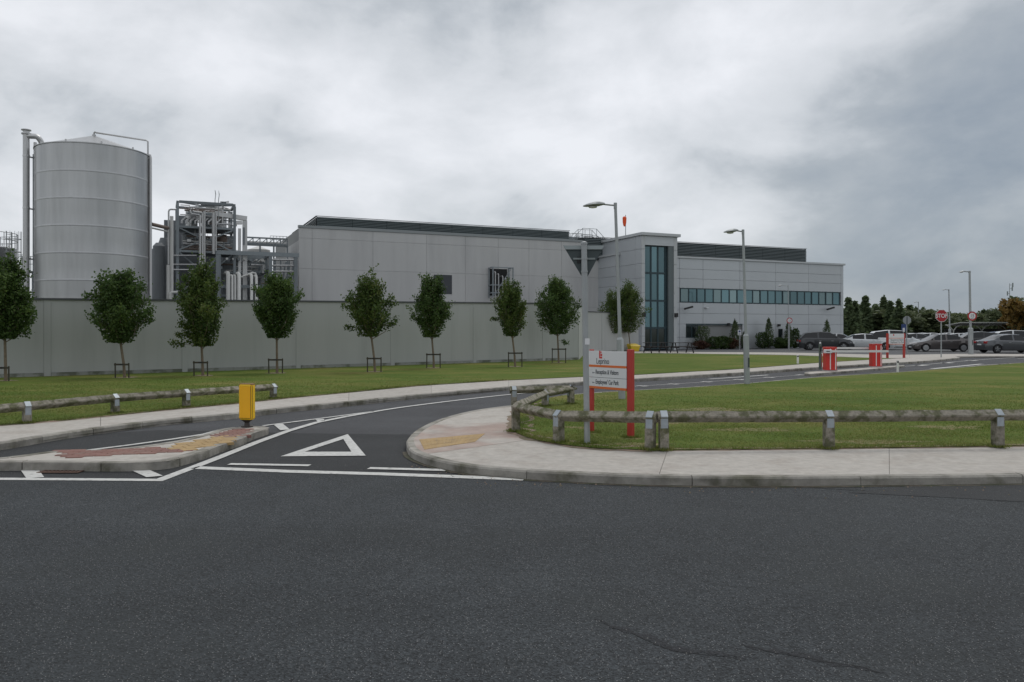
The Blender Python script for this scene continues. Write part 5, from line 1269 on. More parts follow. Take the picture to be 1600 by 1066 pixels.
def street_lamp(bpx, bpy, tpx, tpy, armpx, headpx, label, D=None, wide=None, z0=K, r=.038, headh=.10, baseh=None):
    x, y = G(bpx, bpy, z0) if D is None else GD(bpx, D)
    e = empty('street_lamp', (x, y, z0), 0, label, 'street lamp', 'street lamps'); z = lambda py: Z(py, y)-z0
    X = lambda px: (px-bpx)/F*y
    tz = z(tpy); tx = X(tpx); bh = baseh if baseh is not None else 0
    at = lambda h: tx*h/tz
    if bh:
        MB().tube([(0,0,-.05),(at(bh),0,bh),(at(bh),0,bh+.05)], [r*2.0,r*2.0,r*1.1], 16).build('pole_base', M['galv'], e, smooth=True)
        MB().box((at(bh*.5)+.02,-r*2.0-.012,bh*.35),(at(bh*.5)+.06,-r*2.0+.002,bh*.55)).build('access_door', M['signback'], e)
    MB().tube([(at(bh),0,bh),(at(tz),0,tz)], r, 14, r2=r*.82).build('pole', M['galv'], e, smooth=True)
    MB().tube([(tx,0,tz-.04),(X(armpx),0,tz-.01)], r*.5, 10).lathe([(r*.95,tz-.12),(r*.95,tz+.02)], 12, (tx,0,0)).build('arm', M['galv'], e, smooth=True)
    # head: flattened teardrop, tilted slightly
    xa, xb = X(armpx)+.04, X(headpx); L = xa-xb; n = 9; vs = []; fs = []
    W = [.05,.085,.12,.15,.165,.165,.15,.12,.05]; Hh = [.04,.075,.10,.105,.10,.085,.07,.05,.02]
    for i in range(n):
        t = i/(n-1); cx_ = xa-L*t; cz = tz-.005-.05*t
        for k in range(10):
            a = 2*math.pi*k/10; hz = Hh[i]*headh/.10*(.7 if math.sin(a) > 0 else .35)
            vs.append((cx_, math.cos(a)*W[i], cz+math.sin(a)*hz))
    for i in range(n-1):
        for k in range(10): fs.append((i*10+k, i*10+(k+1)%10, (i+1)*10+(k+1)%10, (i+1)*10+k))
    fs += [tuple(range(9,-1,-1)), tuple((n-1)*10+k for k in range(10))]
    hd = MB().add(vs, [f[::-1] for f in fs]).build('lamp_head', M['galv'], e, smooth=True)
    MB().lathe([(.10,-.01),(.09,-.03),(.04,-.04)][::-1], 12, (xa-L*.55,0,tz-.06)).build('lens', M['lens'], hd, smooth=True)
    return e
street_lamp(972, 624, 961.5, 318.5, 942, 911, 'nearest street lamp on a leaning grey column behind the direction sign', r=.040, baseh=1.36)
street_lamp(1167.5, 600.5, 1161, 360, 1151, 1131, 'grey street lamp on the right lawn in front of the ribbon window', r=.042, baseh=1.42)
street_lamp(1517, 553.5, 1515, 424, 1507, 1498, 'street lamp with speed sign on its column right of the STOP sign', r=.08, baseh=1.75)
street_lamp(1484.5, 0, 1482.5, 452.5, 1477, 1472, 'street lamp standing just right of the STOP sign, above the parked cars', D=98, r=.08, z0=0, baseh=1.9)
street_lamp(1435.5, 0, 1435, 472, 1432, 1427, 'most distant street lamp, before the dark trees left of the STOP sign', D=128, r=.07, z0=0)
street_lamp(1232, 0, 1231.5, 446, 1222, 1215, 'thin street lamp rising in front of the office ribbon window', D=70.5, r=.035)
def speed_on_lamp():
    x, y = G(1517, 553.5, K); z = Z(494, y); r = 7.2/F*y
    e = empty('road_sign', (x, y-.13, z), 0, 'round red ringed speed limit sign clipped to the lamp column by the cars', 'road sign')
    def disc(rr, yy, m, nm, n=32):
        vs = []
        for q in (yy, yy+.006): vs += [(rr*math.cos(2*math.pi*k/n), q, rr*math.sin(2*math.pi*k/n)) for k in range(n)]
        MB().add(vs, [tuple(range(n)), tuple(range(2*n-1,n-1,-1))] + [((k+1)%n, k, n+k, n+(k+1)%n) for k in range(n)]).build(nm, M[m], e)
    disc(r, -.02, 'stopred', 'plate'); disc(r*.70, -.028, 'white', 'face'); text('15', r*1.0, M['black'], e, (0,-.031,-r*.28), (R(90),0,0), 'lettering', .9, 'CENTER'); text('km/h', r*.34, M['black'], e, (0,-.031,-r*.6), (R(90),0,0), 'lettering', .9, 'CENTER')
    MB().box((-.1,-.012,-.03),(.1,.13,.03)).build('bracket', M['galv'], e)
speed_on_lamp()
def barriers():
    def cabinet(px, by, ty, label, w=.42):
        x, y = G(px, by, .078); e = empty('barrier_cabinet', (x, y, .078), R(-8), label, 'barrier', 'car park barriers'); h = Z(ty, y)-.078
        MB().bbox((-w/2-.03,-.2,0),(w/2+.03,.2,.03), .005).build('base_plate', M['galv'], e)
        MB().bbox((-w/2,-.18,.03),(w/2,.18,h), .012).build('housing', M['red'], e)
        MB().bbox((-w/2-.01,-.19,h),(w/2+.01,.19,h+.03), .01).build('lid', M['red'], e)
        MB().box((-w*.16,-.184,.06),(-w*.07,-.1805,h-.04)).box((w*.34,-.184,.06),(w*.42,-.1805,h-.04)).build('reflective_strip', M['whitepaint'], e)
        MB().box((w/2+.001,-.15,.1),(w/2+.006,.15,h-.1)).box((w*.43,-.1835,h*.45),(w*.48,-.181,h*.62)).build('door', M['red'], e)
        return e, x, y, h
    e1, x1, y1, h1 = cabinet(1296.5, 579.5, 543.5, 'left-hand red barrier cabinet with lowered white boom on the road island')
    e2, x2, y2, h2 = cabinet(1368, 573.5, 538.5, 'right-hand red barrier cabinet whose white boom points left')
    e1.rotation_euler.z = e2.rotation_euler.z = 0
    # near boom on cabinet one, in front; far boom on cabinet two
    z1 = Z(548.8, y1)-.078; xe = (1384-1296.5)/F*y1
    MB().bar((-.12,-.26,z1),(xe,-.22,z1-.0), .05,.085).build('boom', M['whitepaint'], e1)
    MB().bbox((-.34,-.31,z1-.07),(-.02,-.2,z1+.07), .02).build('boom_bracket', M['white'], e1); MB().box((-.26,-.314,z1-.02),(-.12,-.311,z1+.015)).build('badge', M['textgrey'], e1)
    MB().box((-.1,-.21,z1-.04),(.0,-.185,z1+.04)).build('drive_shaft', M['galv'], e1)
    z2 = Z(544.3, y2)-.078; xs = (1289-1368)/F*y2
    MB().bar((xs,.24,z2),(.30,.24,z2), .05,.085).build('boom', M['whitepaint'], e2)
    MB().lathe([(.09,-.03),(.09,.03)], 16, (.33,.24,z2), ax='y').box((.1,.18,z2-.05),(.2,.21,z2+.05)).build('counterweight', M['white'], e2)
    x, y = G(1281.5, 577.5, .078); e = empty('barrier_post', (x, y, .078), 0, 'slim grey green post just left of the first red barrier cabinet', 'post')
    h = Z(537, y)-.078; MB().bbox((-.045,-.045,0),(.045,.045,h), .008).build('post', mat('grey_green_paint',(0.10,0.13,0.11),0.5), e); MB().bbox((-.03,-.06,h-.32),(.03,-.046,h-.12), .005).build('reader', M['black'], e); MB().lathe([(.04,h),(.035,h+.05),(.01,h+.06)], 12).build('cap', M['white'], e, smooth=True)
    MB().box((.052,-.02,.1),(.075,.02,h*.6)).build('red_strip', M['red'], e)
barriers()
def marker(px, by, ty, label, w=.045):
    x, y = G(px, by, LZ); e = empty('marker_post', (x, y, LZ-.01), 0, label, 'marker post'); h = Z(ty, y)-LZ
    MB().bbox((-w,-.03,0),(w,.03,h), .008).build('post', M['whitepaint'], e); MB().box((-w+.006,-.034,h*.78),(w-.006,-.0305,h*.93)).build('reflector', M['black'], e)
marker(1246.5, 568.3, 554.5, 'white marker post with dark reflector on the verge left of the barriers')
marker(1402.5, 581.8, 562.5, 'white marker post at the edge of the right lawn beyond the barriers', .035)
# ------------------------------------------------------------------ trees along the wall
def leaf_quads(cent, size, rngl, flat=.5):
    """cent: (n,3) -> verts, faces for small pointed leaves"""
    n = len(cent); d = rngl.normal(size=(n,3)); d[:,2] -= .15; d /= np.linalg.norm(d, axis=1)[:,None]
    t = rngl.normal(size=(n,3)); t -= (t*d).sum(1)[:,None]*d; t /= np.linalg.norm(t, axis=1)[:,None]
    s = size*rngl.uniform(.6, 1.35, n)[:,None]
    V = np.empty((n,4,3)); V[:,0] = cent - d*s*.5; V[:,1] = cent + t*s*.42; V[:,2] = cent + d*s*.5; V[:,3] = cent - t*s*.42
    return V.reshape(-1,3)
def quads_mesh(name, V, m):
    n = len(V)//4; me = bpy.data.meshes.new(name); me.vertices.add(n*4); me.vertices.foreach_set('co', V.reshape(-1).astype(np.float32)); me.loops.add(n*4)
    me.loops.foreach_set('vertex_index', np.arange(n*4, dtype=np.int32)); me.polygons.add(n); me.polygons.foreach_set('loop_start', np.arange(0, n*4, 4, dtype=np.int32)); me.polygons.foreach_set('loop_total', np.full(n, 4, dtype=np.int32))
    me.materials.append(m); me.update(); me.validate(); return me
def young_tree(px, by, top, cb, hw, lean, label, m='leaf', seed=1, nleaf=5200, low=None, stake=True, sw=1.0, kind='wall', spread=1.0, tpx=None):
    rr = random.Random(seed); rl = np.random.default_rng(seed)
    x, y = G(px, by, LZ); e = empty('young_tree', (x, y, LZ), 0, label, 'tree', 'young trees along the wall')
    z = lambda p: Z(p, y)-LZ; zt, zb = z(top), z(cb); w = hw/F*y; cx_ = lean/F*y; h = zt-zb
    tr = MB(); pts = [(0,0,-.05),(cx_*.15,0,zb*.4),(cx_*.6,0,zb*1.0),(cx_*.9,rr.uniform(-.05,.05),zb+h*.35),(cx_,0,zb+h*.7)]
    tr.tube(pts, [.052,.044,.038,.028,.012], 9).build('trunk', M['bark'], e, smooth=True)
    br = MB(); C = []
    def prof(t): return w*(math.sin(math.pi*min(1,(t*.78+.13)))**.95)*(1.20-.32*t)
    nb = 30
    for i in range(nb):
        t0 = i/nb*.66; a = i*2.4+rr.uniform(-.4,.4); z0 = zb*1.0+h*t0*.85-.05
        t1 = min(1.0, t0+rr.uniform(.18,.42)); rad = prof(t1)*rr.uniform(.55,1.18); z1 = zb+h*t1
        p0 = Vector((cx_*.7,0,z0)); p3 = Vector((cx_+math.cos(a)*rad, math.sin(a)*rad, z1)); p1 = p0.lerp(p3,.4)+Vector((math.cos(a)*rad*.14,math.sin(a)*rad*.14,-.04)); p2 = p0.lerp(p3,.75)+Vector((0,0,.02))
        br.tube([p0,p1,p2,p3], [.018,.012,.008,.003], 5)
        for q in range(4):
            f = rr.uniform(.3,.95); b0 = p0.lerp(p3, f); b1 = b0+Vector((rr.uniform(-.35,.35)*w, rr.uniform(-.35,.35)*w, rr.uniform(.08,.42)*h*.45)); br.tube([b0,b1], .006, 4, r2=.002); C.append((b0,b1))
        C.append((p1,p3)); C.append((p2,p3))
    for i in range(6):  # leading shoots
        a = rr.uniform(0,6.28); q = rr.uniform(.1,.5)*w; zz_ = zb+h*rr.uniform(.88,1.0); p0 = Vector((cx_+math.cos(a)*q*.4, math.sin(a)*q*.4, zb+h*.55)); p1 = Vector((cx_+math.cos(a)*q, math.sin(a)*q, zz_)); br.tube([p0,p1], .008, 4, r2=.003); C.append((p0,p1)); C.append((p0.lerp(p1,.5),p1))
    if low:
        for lx, ly in low:
            p1 = Vector(((lx-px)/F*y, 0, z(ly))); p0 = Vector((cx_*.5, 0, max(zb*.8, p1.z-.1) if p1.z > zb else p1.z+.15)); br.tube([p0,p1], .010, 5, r2=.003); C += [(p0.lerp(p1,.55),p1)]*3
    br.build('branches', M['bark'], e)
    wts = np.array([max(.05,(b-a).length) for a, b in C]); wts /= wts.sum(); idx = rl.choice(len(C), nleaf, p=wts); A = np.array([[*C[i][0]] for i in idx]); B = np.array([[*C[i][1]] for i in idx])
    t = rl.random(nleaf)[:,None]**.8; P = A+(B-A)*t+rl.normal(size=(nleaf,3))*np.array([.075,.075,.07])*w/1.0*spread
    # inner core fill
    k = int(nleaf*.60); tt = rl.random(k)*.80+.03; aa = rl.random(k)*6.283; rad = np.array([prof(q) for q in tt])*np.sqrt(rl.random(k))*.80
    lump = .82+.25*np.sin(aa*3+seed)*np.cos(tt*9+seed*2); rad *= lump
    P2 = np.stack([cx_*.9+np.cos(aa)*rad, np.sin(aa)*rad, zb+h*tt], 1)
    P = np.vstack([P, P2]); P = P[P[:,2] > zb*.62]
    me = quads_mesh('crown', leaf_quads(P, .080*(w/1.0)**.4, rl), M[m]); link('crown', me, e)
    if stake:
        pl = []
        for k in range(18):
            t = 2*math.pi*k/18; q = rr.uniform(.22,.48); pl.append((x+math.cos(t)*q, y+math.sin(t)*q))
        MB().sheet(pl, LZ+.004).build('bare_soil', M['soil'], kind='structure')
        s = empty('tree_stakes', (x, y-.18, LZ), 0, ('stake frame: ' + label)[:200] if False else 'stakes of the ' + ' '.join(label.split()[:12]), 'tree stakes', 'stake frames')
        ws = 10.5/F*y*sw; hs = Z(by-23, y)-LZ
        for q in (-ws, ws): MB().tube([(q,0,-.05),(q+rr.uniform(-.01,.01),0,hs)], .024, 7).build('stake', M['stake'], s)
        MB().bar((-ws-.03,-.026,hs-.05),(ws+.03,-.026,hs-.05), .02,.06).build('crossbar', M['stake'], s)
        MB().bar((-.06,-.045,hs-.05),(.06,-.045,hs-.05), .02,.045).build('tie', M['rubber'], s)
T = young_tree
T(9, 595, 404, 533, 47, -2, 'large dark tree cut by the left edge of the photo', seed=3, nleaf=10400, low=[(52,487),(44,520)])
T(195, 590, 419, 539, 45, -10, 'dark tree standing in front of the tall steel tank', seed=11, nleaf=8960, low=[(134,462),(232,488)])
T(317, 587, 414, 545, 41, -3, 'tree with a drooping low left branch before the process structure', 'leafy', seed=12, nleaf=8960, low=[(268,536),(276,522)])
T(433, 583, 428, 531, 38, -1, 'dense rounded dark tree left of the pale concrete hall', seed=23, nleaf=10080)
T(586, 581, 429, 529, 36, -9, 'ragged spreading tree before the left half of the concrete hall', 'leafy', seed=14, nleaf=6880, low=[(534,479),(538,511),(619,506)])
T(678, 575, 431, 530, 31, -5, 'neat oval tree beside the slate grey wall vent', seed=15, nleaf=8320)
T(805, 573, 439, 528, 27, -7, 'slim yellow tinged tree below the pipe bracket on the hall', 'leafy', seed=16, nleaf=6880, low=[(768,498)])
T(873, 567, 434, 525, 32, -3, 'full dark tree just left of the back-facing triangular sign', seed=17, nleaf=8960, low=[(886,536)])
T(957, 549.5, 456, 523, 22, 0, 'left-hand tree of the pair before the stair tower', 'leafy', seed=18, nleaf=5440, stake=False)
T(985, 549, 441, 522, 29, -4, 'right-hand tree of the pair, touching the glazed stair tower', 'leafy', seed=19, nleaf=7680, stake=False)
# ------------------------------------------------------------------ picnic tables and bin
def picnic_table(px, by, label, rz):
    x, y = G(px, by, LZ); e = empty('picnic_table', (x, y, LZ), rz, label, 'picnic table', 'picnic tables')
    for k in range(5): MB().box((-.85,-.34+k*.138,.70),(.85,-.34+k*.138+.125,.74)).build('tabletop_plank', M['picnic'], e)
    for s in (-1, 1):
        for k in range(2): MB().box((-.85,s*.72-.13+k*.135,.42),(.85,s*.72-.13+k*.135+.12,.455)).build('seat_plank', M['picnic'], e)
    for xx in (-.6, .6):
        for s in (-1, 1): MB().bar((xx,s*.70,0),(xx,s*.22,.70), .045,.10).build('leg', M['picnic'], e)
        MB().box((xx+.024,-.84,.35),(xx+.06,.84,.42)).build('cross_beam', M['picnic'], e)
    return e
picnic_table(1024, 551.3, 'left-hand dark picnic table, directly before the glazed stair tower', R(14))
picnic_table(1065.5, 551.3, 'right-hand dark picnic table, before the dark ground floor window', R(10))
def grit_bin():
    x, y = G(990, 549.2, K); e = empty('grit_bin', (x, y, K), R(20), 'small yellow grit bin by the foot of the stair tower', 'bin')
    MB().add([(-.30,-.25,0),(.30,-.25,0),(.30,.25,0),(-.30,.25,0),(-.40,-.32,.40),(.40,-.32,.40),(.40,.32,.40),(-.40,.32,.40)], [(0,3,2,1),(0,1,5,4),(1,2,6,5),(2,3,7,6),(3,0,4,7)]).build('tub', M['yellow'], e)
    MB().add([(-.43,-.35,.40),(.43,-.35,.40),(.43,.35,.40),(-.43,.35,.40),(-.38,-.25,.48),(.38,-.25,.48),(.38,.33,.60),(-.38,.33,.60)], [(0,3,2,1),(4,5,6,7),(0,1,5,4),(1,2,6,5),(2,3,7,6),(3,0,4,7)]).build('lid', M['yellow'], e)
grit_bin()
# ------------------------------------------------------------------ shrubs at the office
def bush(px, D, w, h, m, label, shape='round', n=900, seed=1, name='shrub', cat='shrub', z0=0, group=None, ls=.12, trunk=True):
    rl = np.random.default_rng(seed); x, y = GD(px, D); e = empty(name, (x, y, z0), 0, label, cat, group)
    t = rl.random(n); a = rl.random(n)*6.283; q = np.sqrt(rl.uniform(.25,1,n))
    if shape == 'cone': rad = w*np.clip((1-t)**.65*(.45+.9*np.minimum(t*4,1)*.6), 0.03, 1)*q
    elif shape == 'round': rad = w*np.sqrt(np.clip(1-(2*t-1)**2*.95,0,1))*q
    else: rad = w*(1-.3*t)*q
    rad *= .85+.3*np.sin(a*3+t*7+seed)
    P = np.stack([np.cos(a)*rad, np.sin(a)*rad, .03*h+h*t*.97+.03], 1); P[:,2] += rl.normal(size=n)*.03*h
    link('foliage', quads_mesh('foliage', leaf_quads(P, ls, rl), M[m]), e)
    if trunk: MB().tube([(0,0,-.02),(0,0,h*.6)], .05, 6, r2=.02).build('trunk', M['bark'], e)
    return e
def D_(px, off=1.2): x = colx(px, B2, -off); return depth(B2, x, -off)
for i, (px, w, h, m, lab, sh, off) in enumerate([
    (1098, .85, 2.1, 'conifer', 'dark clipped evergreen filling the left of the office entrance', 'col', .8),
    (1148, .75, 2.7, 'conifer', 'dark cone shaped conifer at the right end of the office entrance', 'cone', 1.0),
    (1201, .75, 2.85, 'conifer', 'tall dark conifer with a rounded shrub on its left', 'cone', 1.0),
    (1192, .8, 1.5, 'shrub', 'rounded green shrub left of the tall dark conifer', 'round', 1.3),
    (1232, .7, 2.5, 'conifer', 'dark conifer behind the small round speed sign', 'cone', 1.0),
    (1242, .6, 1.9, 'shrub', 'green shrub to the right of the small round speed sign', 'round', 1.0),
    (1292, .75, 2.7, 'conifer', 'cone shaped conifer against the office wall above the parked cars', 'cone', 1.0),
    (1116, .9, 1.1, 'shrub', 'low leafy green bush in the middle of the entrance planting', 'round', 1.5),
    (1130, .9, 1.15, 'shrub', 'low bright bush right of the middle of the entrance planting', 'round', 1.5),
    (1143, .8, .95, 'shrubred', 'low reddish bush before the cone conifer', 'round', 1.6),
    (1095, .8, .75, 'shrubred', 'low dark reddish bush at the left of the entrance planting', 'round', 1.6),
    (1163, .45, 1.6, 'conifer', 'thin dark shrub half hidden by the street lamp column', 'cone', 1.0),
    (1217, .9, 1.0, 'shrub', 'low green bush below the side door', 'round', 1.5),
    (1226, .8, .9, 'shrub', 'low green bush between the side door and the speed sign', 'round', 1.5)]):
    bush(px, D_(px, off), w, h, m, lab, sh, 1500, 40+i)
# ------------------------------------------------------------------ cars
def car_paint(name, c, metal=.4): return mat(name, c, .28, metal=metal, coat=.6, var=.02)
PAINT = {'charcoal': car_paint('charcoal_car_paint', (.035,.038,.042)), 'silver': car_paint('silver_car_paint', (.52,.54,.55), .35), 'white': car_paint('white_car_paint', (.62,.64,.65), 0), 'bronze': car_paint('bronze_grey_car_paint', (.10,.09,.088), .6),
         'black': car_paint('black_car_paint', (.012,.012,.014)), 'grey': car_paint('slate_grey_car_paint', (.085,.09,.098), .5), 'blue': car_paint('blue_car_paint', (.015,.035,.14)), 'red': car_paint('red_car_paint', (.28,.015,.015), .1)}
KINDS_ = {  # side profiles facing +x: (x, bonnet/shoulder line) and glasshouse
  'saloon': dict(L=4.7, W=1.82, H=1.45, belt=[(-2.35,.70),(-2.28,.92),(-1.75,1.00),(-1.2,.98),(.75,.93),(1.2,.90),(2.0,.76),(2.28,.62),(2.35,.50)], roof=[(-1.75,.99),(-.95,1.38),(-.25,1.45),(.35,1.40),(1.22,.91)]),
  'hatch': dict(L=4.2, W=1.78, H=1.48, belt=[(-2.1,.62),(-2.06,.90),(-1.95,1.0),(-1.2,.98),(.70,.93),(1.1,.90),(1.8,.76),(2.04,.62),(2.1,.48)], roof=[(-2.0,.99),(-1.55,1.38),(-.4,1.48),(.25,1.42),(1.12,.91)]),
  'suv': dict(L=4.5, W=1.86, H=1.64, belt=[(-2.25,.70),(-2.2,1.0),(-2.1,1.1),(-1.2,1.08),(.75,1.05),(1.2,1.03),(1.95,.92),(2.2,.75),(2.25,.55)], roof=[(-2.15,1.09),(-1.7,1.52),(-.5,1.64),(.3,1.58),(1.2,1.04)]),
  'mpv': dict(L=4.6, W=1.86, H=1.78, belt=[(-2.3,.70),(-2.27,1.0),(-2.22,1.1),(-1.2,1.08),(1.0,1.04),(1.4,.99),(2.0,.85),(2.25,.68),(2.3,.52)], roof=[(-2.25,1.09),(-2.05,1.62),(-.8,1.78),(.4,1.72),(1.45,.99)])}
def interp(P, x):
    if x <= P[0][0]: return P[0][1]
    for (a, b), (c, d) in zip(P, P[1:]):
        if x <= c: return b+(d-b)*(x-a)/(c-a)
    return P[-1][1]
def make_car(kind, paint, px, D, rz, label):
    k = KINDS_[kind]; L, W = k['L'], k['W']; x, y = GD(px, D); e = empty('parked_car', (x, y, 0), rz, label, 'car', 'cars in the car park'); pm = PAINT[paint]
    wr = .32 if kind != 'suv' else .35; wx = (-L/2+.85, L/2-.88); base = .19
    xs = sorted(set([round(-L/2+L*i/40, 3) for i in range(41)] + [c+s for c in wx for s in (-.39,-.37,-.3,-.2,-.1,0,.1,.2,.3,.37,.39)]))
    mb = MB(); n = 9
    for xx in xs:
        zb = base + (.06 if abs(xx) > L/2-.12 else 0); 
        for c in wx:
            if abs(xx-c) < wr+.055: zb = max(zb, wr+math.sqrt(max(0,(wr+.055)**2-(xx-c)**2)))
        zt = interp(k['belt'], xx); end = max(0, abs(xx)-(L/2-.55))/.55; hw = W/2*(1-.20*end**2.2); top = max(zb+.03, zt)
        sh = .07 + .03*end
        zmid = max(zb+.005, .55); zz_ = max(zmid+.005, top-sh)
        row = [(-hw*.94,zb),(-hw*.995,zmid),(-hw*.975,min(zz_,top-.01)),(-hw*.90,top),(0,top+.025*(1-end)),(hw*.90,top),(hw*.975,min(zz_,top-.01)),(hw*.995,zmid),(hw*.94,zb)]
        mb.v += [(xx, q[0], q[1]) for q in row]
    for i in range(len(xs)-1):
        for j in range(n-1): mb.f.append((i*n+j, i*n+j+1, (i+1)*n+j+1, (i+1)*n+j)[::-1]); mb.m.append(0)
    mb.f += [tuple(range(n)), tuple((len(xs)-1)*n+j for j in range(n))[::-1]]; mb.m += [0, 0]
    mb.f = [f[::-1] for f in mb.f]
    mb.build('body', pm, e, smooth=True, sharp=40)
    MB().box((-L/2+.25,-W/2+.12,.2),(L/2-.3,W/2-.12,.75)).build('underbody', M['trim'], e)
    # glasshouse
    rf = k['roof']; gx0, gx1 = rf[0][0], rf[-1][0]; gxs = [gx0+(gx1-gx0)*i/24 for i in range(25)]; gb = MB(); 
    for xx in gxs:
        zb = interp(k['belt'], xx)-.01; zt = max(zb+.012, interp(rf, xx)); f = (zt-zb)/(k['H']-zb); hb = W/2*.90; ht = hb-(.17)*f
        gb.v += [(xx,-hb,zb),(xx,-ht-.01,zt-.03*f-.002),(xx,-ht*.86,zt),(xx,0,zt+.015*f),(xx,ht*.86,zt),(xx,ht+.01,zt-.03*f-.002),(xx,hb,zb)]
    xr0, xr1 = rf[1][0], rf[-2][0]; pil = [(xr0+xr1)/2+.05]
    for i in range(24):
        xm = (gxs[i]+gxs[i+1])/2
        for j in range(6):
            if j in (0, 5): mi = 1 if (abs(xm-pil[0]) < .06 or xm < xr0-.25 or interp(rf,xm)-interp(k['belt'],xm) < .16) else 0
            else: mi = 1 if xr0-.02 < xm < xr1+.05 else 0
            gb.f.append((i*7+j, (i+1)*7+j, (i+1)*7+j+1, i*7+j+1)); gb.m.append(mi)
    gb.f = [f[::-1] for f in gb.f]
    roof = MB(); roof.v = list(gb.v); roof.f = [f for f, m in zip(gb.f, gb.m) if m]; roof.m = [0]*len(roof.f)
    gl_ = MB(); gl_.v = list(gb.v); gl_.f = [f for f, m in zip(gb.f, gb.m) if not m]; gl_.m = [0]*len(gl_.f)
    roof.build('roof', pm, e, smooth=True, sharp=40); gl_.build('window', M['carglass'], e, smooth=True, sharp=40)
    for cx_ in wx:
        for s in (-1, 1):
            yy = s*(W/2-.11)
            w = MB().lathe([(wr*.62,-.10),(wr*.97,-.10),(wr,-.07),(wr,.07),(wr*.97,.10),(wr*.62,.10)], 20, ax='y').build('wheel', M['tyre'], e, loc=(cx_,yy,wr), smooth=True)
            rim = MB().lathe([(wr*.63,-.03),(wr*.66,-.0),(wr*.66,.03)], 20, (0,s*.07,0), ax='y')
            for q in range(5):
                a = 2*math.pi*q/5+.3; rim.bar((math.cos(a)*.04,s*.098,math.sin(a)*.04),(math.cos(a)*wr*.62,s*.092,math.sin(a)*wr*.62), .055,.03)
            rim.lathe([(wr*.66,.0),(wr*.70,.012)], 20, (0,s*.095,0), ax='y'); rim.build('rim', M['rim'], w)
    zf = interp(k['belt'], L/2-.12)
    for s in (-1, 1):
        MB().add([(L/2-.32,s*W/2*.93,zf-.04),(L/2-.10,s*W/2*.80,zf-.02),(L/2-.02,s*W/2*.60,zf-.10),(L/2-.01,s*W/2*.60,zf-.17),(L/2-.08,s*W/2*.84,zf-.18),(L/2-.30,s*W/2*.97,zf-.13)], [(0,1,2,3,4,5),(5,4,3,2,1,0)]).build('headlight', M['lens'], e)
        MB().bbox((-L/2-.012,min(s*W/2*.55,s*W/2*.86),.74),(-L/2+.28,max(s*W/2*.55,s*W/2*.88),.90), .02).build('tail_light', M['taillens'], e)
        MB().bbox((gx1-.42,s*(W/2+.06)-.07,interp(k['belt'],gx1)+.02),(gx1-.28,s*(W/2+.06)+.07,interp(k['belt'],gx1)+.15), .03).build('mirror', pm, e)
        for q in (-.62, .38): MB().bar((q,s*(W/2*.985),.82),(q+.18,s*(W/2*.985),.82), .03,.03).build('door_handle', M['rim'], e)
        MB().box((wx[0]+.42,s*W/2*.95-.01,.20),(wx[1]-.42,s*W/2*.95+.01,.28)).build('sill', M['trim'], e)
    MB().bbox((L/2-.05,-.42,.36),(L/2+.006,.42,.50), .01).build('grille', M['trim'], e)
    MB().box((L/2-.01,-.25,.33),(L/2+.012,.25,.42)).build('number_plate', M['white'], e); MB().box((-L/2-.014,-.25,.60),(-L/2+.01,.25,.70)).build('number_plate', M['white'], e)
    return e
cars = [
 ('suv','charcoal',1289,70.0,R(-12),'dark charcoal SUV, first parked car right of the office shrubs, facing right'),
 ('saloon','silver',1312,79.0,R(-30),'silver saloon just visible between the charcoal SUV and the white saloon'),
 ('saloon','silver',1352,71.5,R(-10),'pale silver saloon behind the barriers, facing right'),
 ('mpv','white',1400,72.5,R(-10),'white people carrier behind the small red-posted sign'),
 ('saloon','grey',1435,84.0,R(-24),'grey saloon whose bonnet shows between the white carrier and bronze saloon'),
 ('saloon','bronze',1468,65.5,R(176),'bronze grey saloon behind the STOP sign, facing left'),
 ('suv','black',1520,72.5,R(168),'black SUV half hidden between the two grey saloons'),
 ('saloon','grey',1577,61.0,R(2),'slate grey saloon nearest the right edge, facing right'),
 ('hatch','silver',1448,97.0,R(-25),'silver hatchback in the row behind, above the bronze saloon bonnet'),
 ('hatch','white',1462,90.0,R(-20),'white hatchback roof seen just left of the STOP sign pole'),
 ('saloon','silver',1500,86.0,R(-20),'silver saloon roof seen behind the bronze saloon boot'),
 ('hatch','silver',1532,88.0,R(-28),'silver hatchback behind the black SUV'),
 ('hatch','blue',1549,95.0,R(-25),'blue hatchback under the front of the canopy shelter'),
 ('suv','blue',1566,90.0,R(-20),'blue SUV behind the slate grey saloon'),
 ('mpv','white',1592,84.0,R(-14),'white people carrier at the right edge with red tail lamps'),
 ('saloon','silver',1481,104.0,R(-25),'distant silver saloon under the second street lamp'),
 ('hatch','grey',1513,108.0,R(-25),'distant grey hatchback below the speed limit sign'),
 ('saloon','black',1423,100.0,R(-25),'black saloon beneath the grey octagonal sign back'),
 ('hatch','white',1410,108.0,R(-25),'distant white hatchback left of the grey sign pole'),
 ('hatch','white',1487,95.0,R(-22),'white hatchback two rows behind the bronze saloon'),
 ('saloon','silver',1516,97.0,R(-22),'silver saloon in the third row below the speed limit sign'),
 ('hatch','silver',1580,101.0,R(-22),'silver hatchback at the far right under the shelter'),
 ('saloon','white',1430,92.0,R(-22),'white saloon roof between the people carrier and the STOP sign'),
 ('suv','silver',1536,108.0,R(-22),'distant silver SUV before the middle of the shelter'),
 ('hatch','blue',1599,97.0,R(-22),'blue hatchback at the right edge under the autumn tree'),
 ('saloon','white',1640,70.0,R(-10),'white saloon beyond the right edge'),
]
for c in cars[:-1]: make_car(*c)
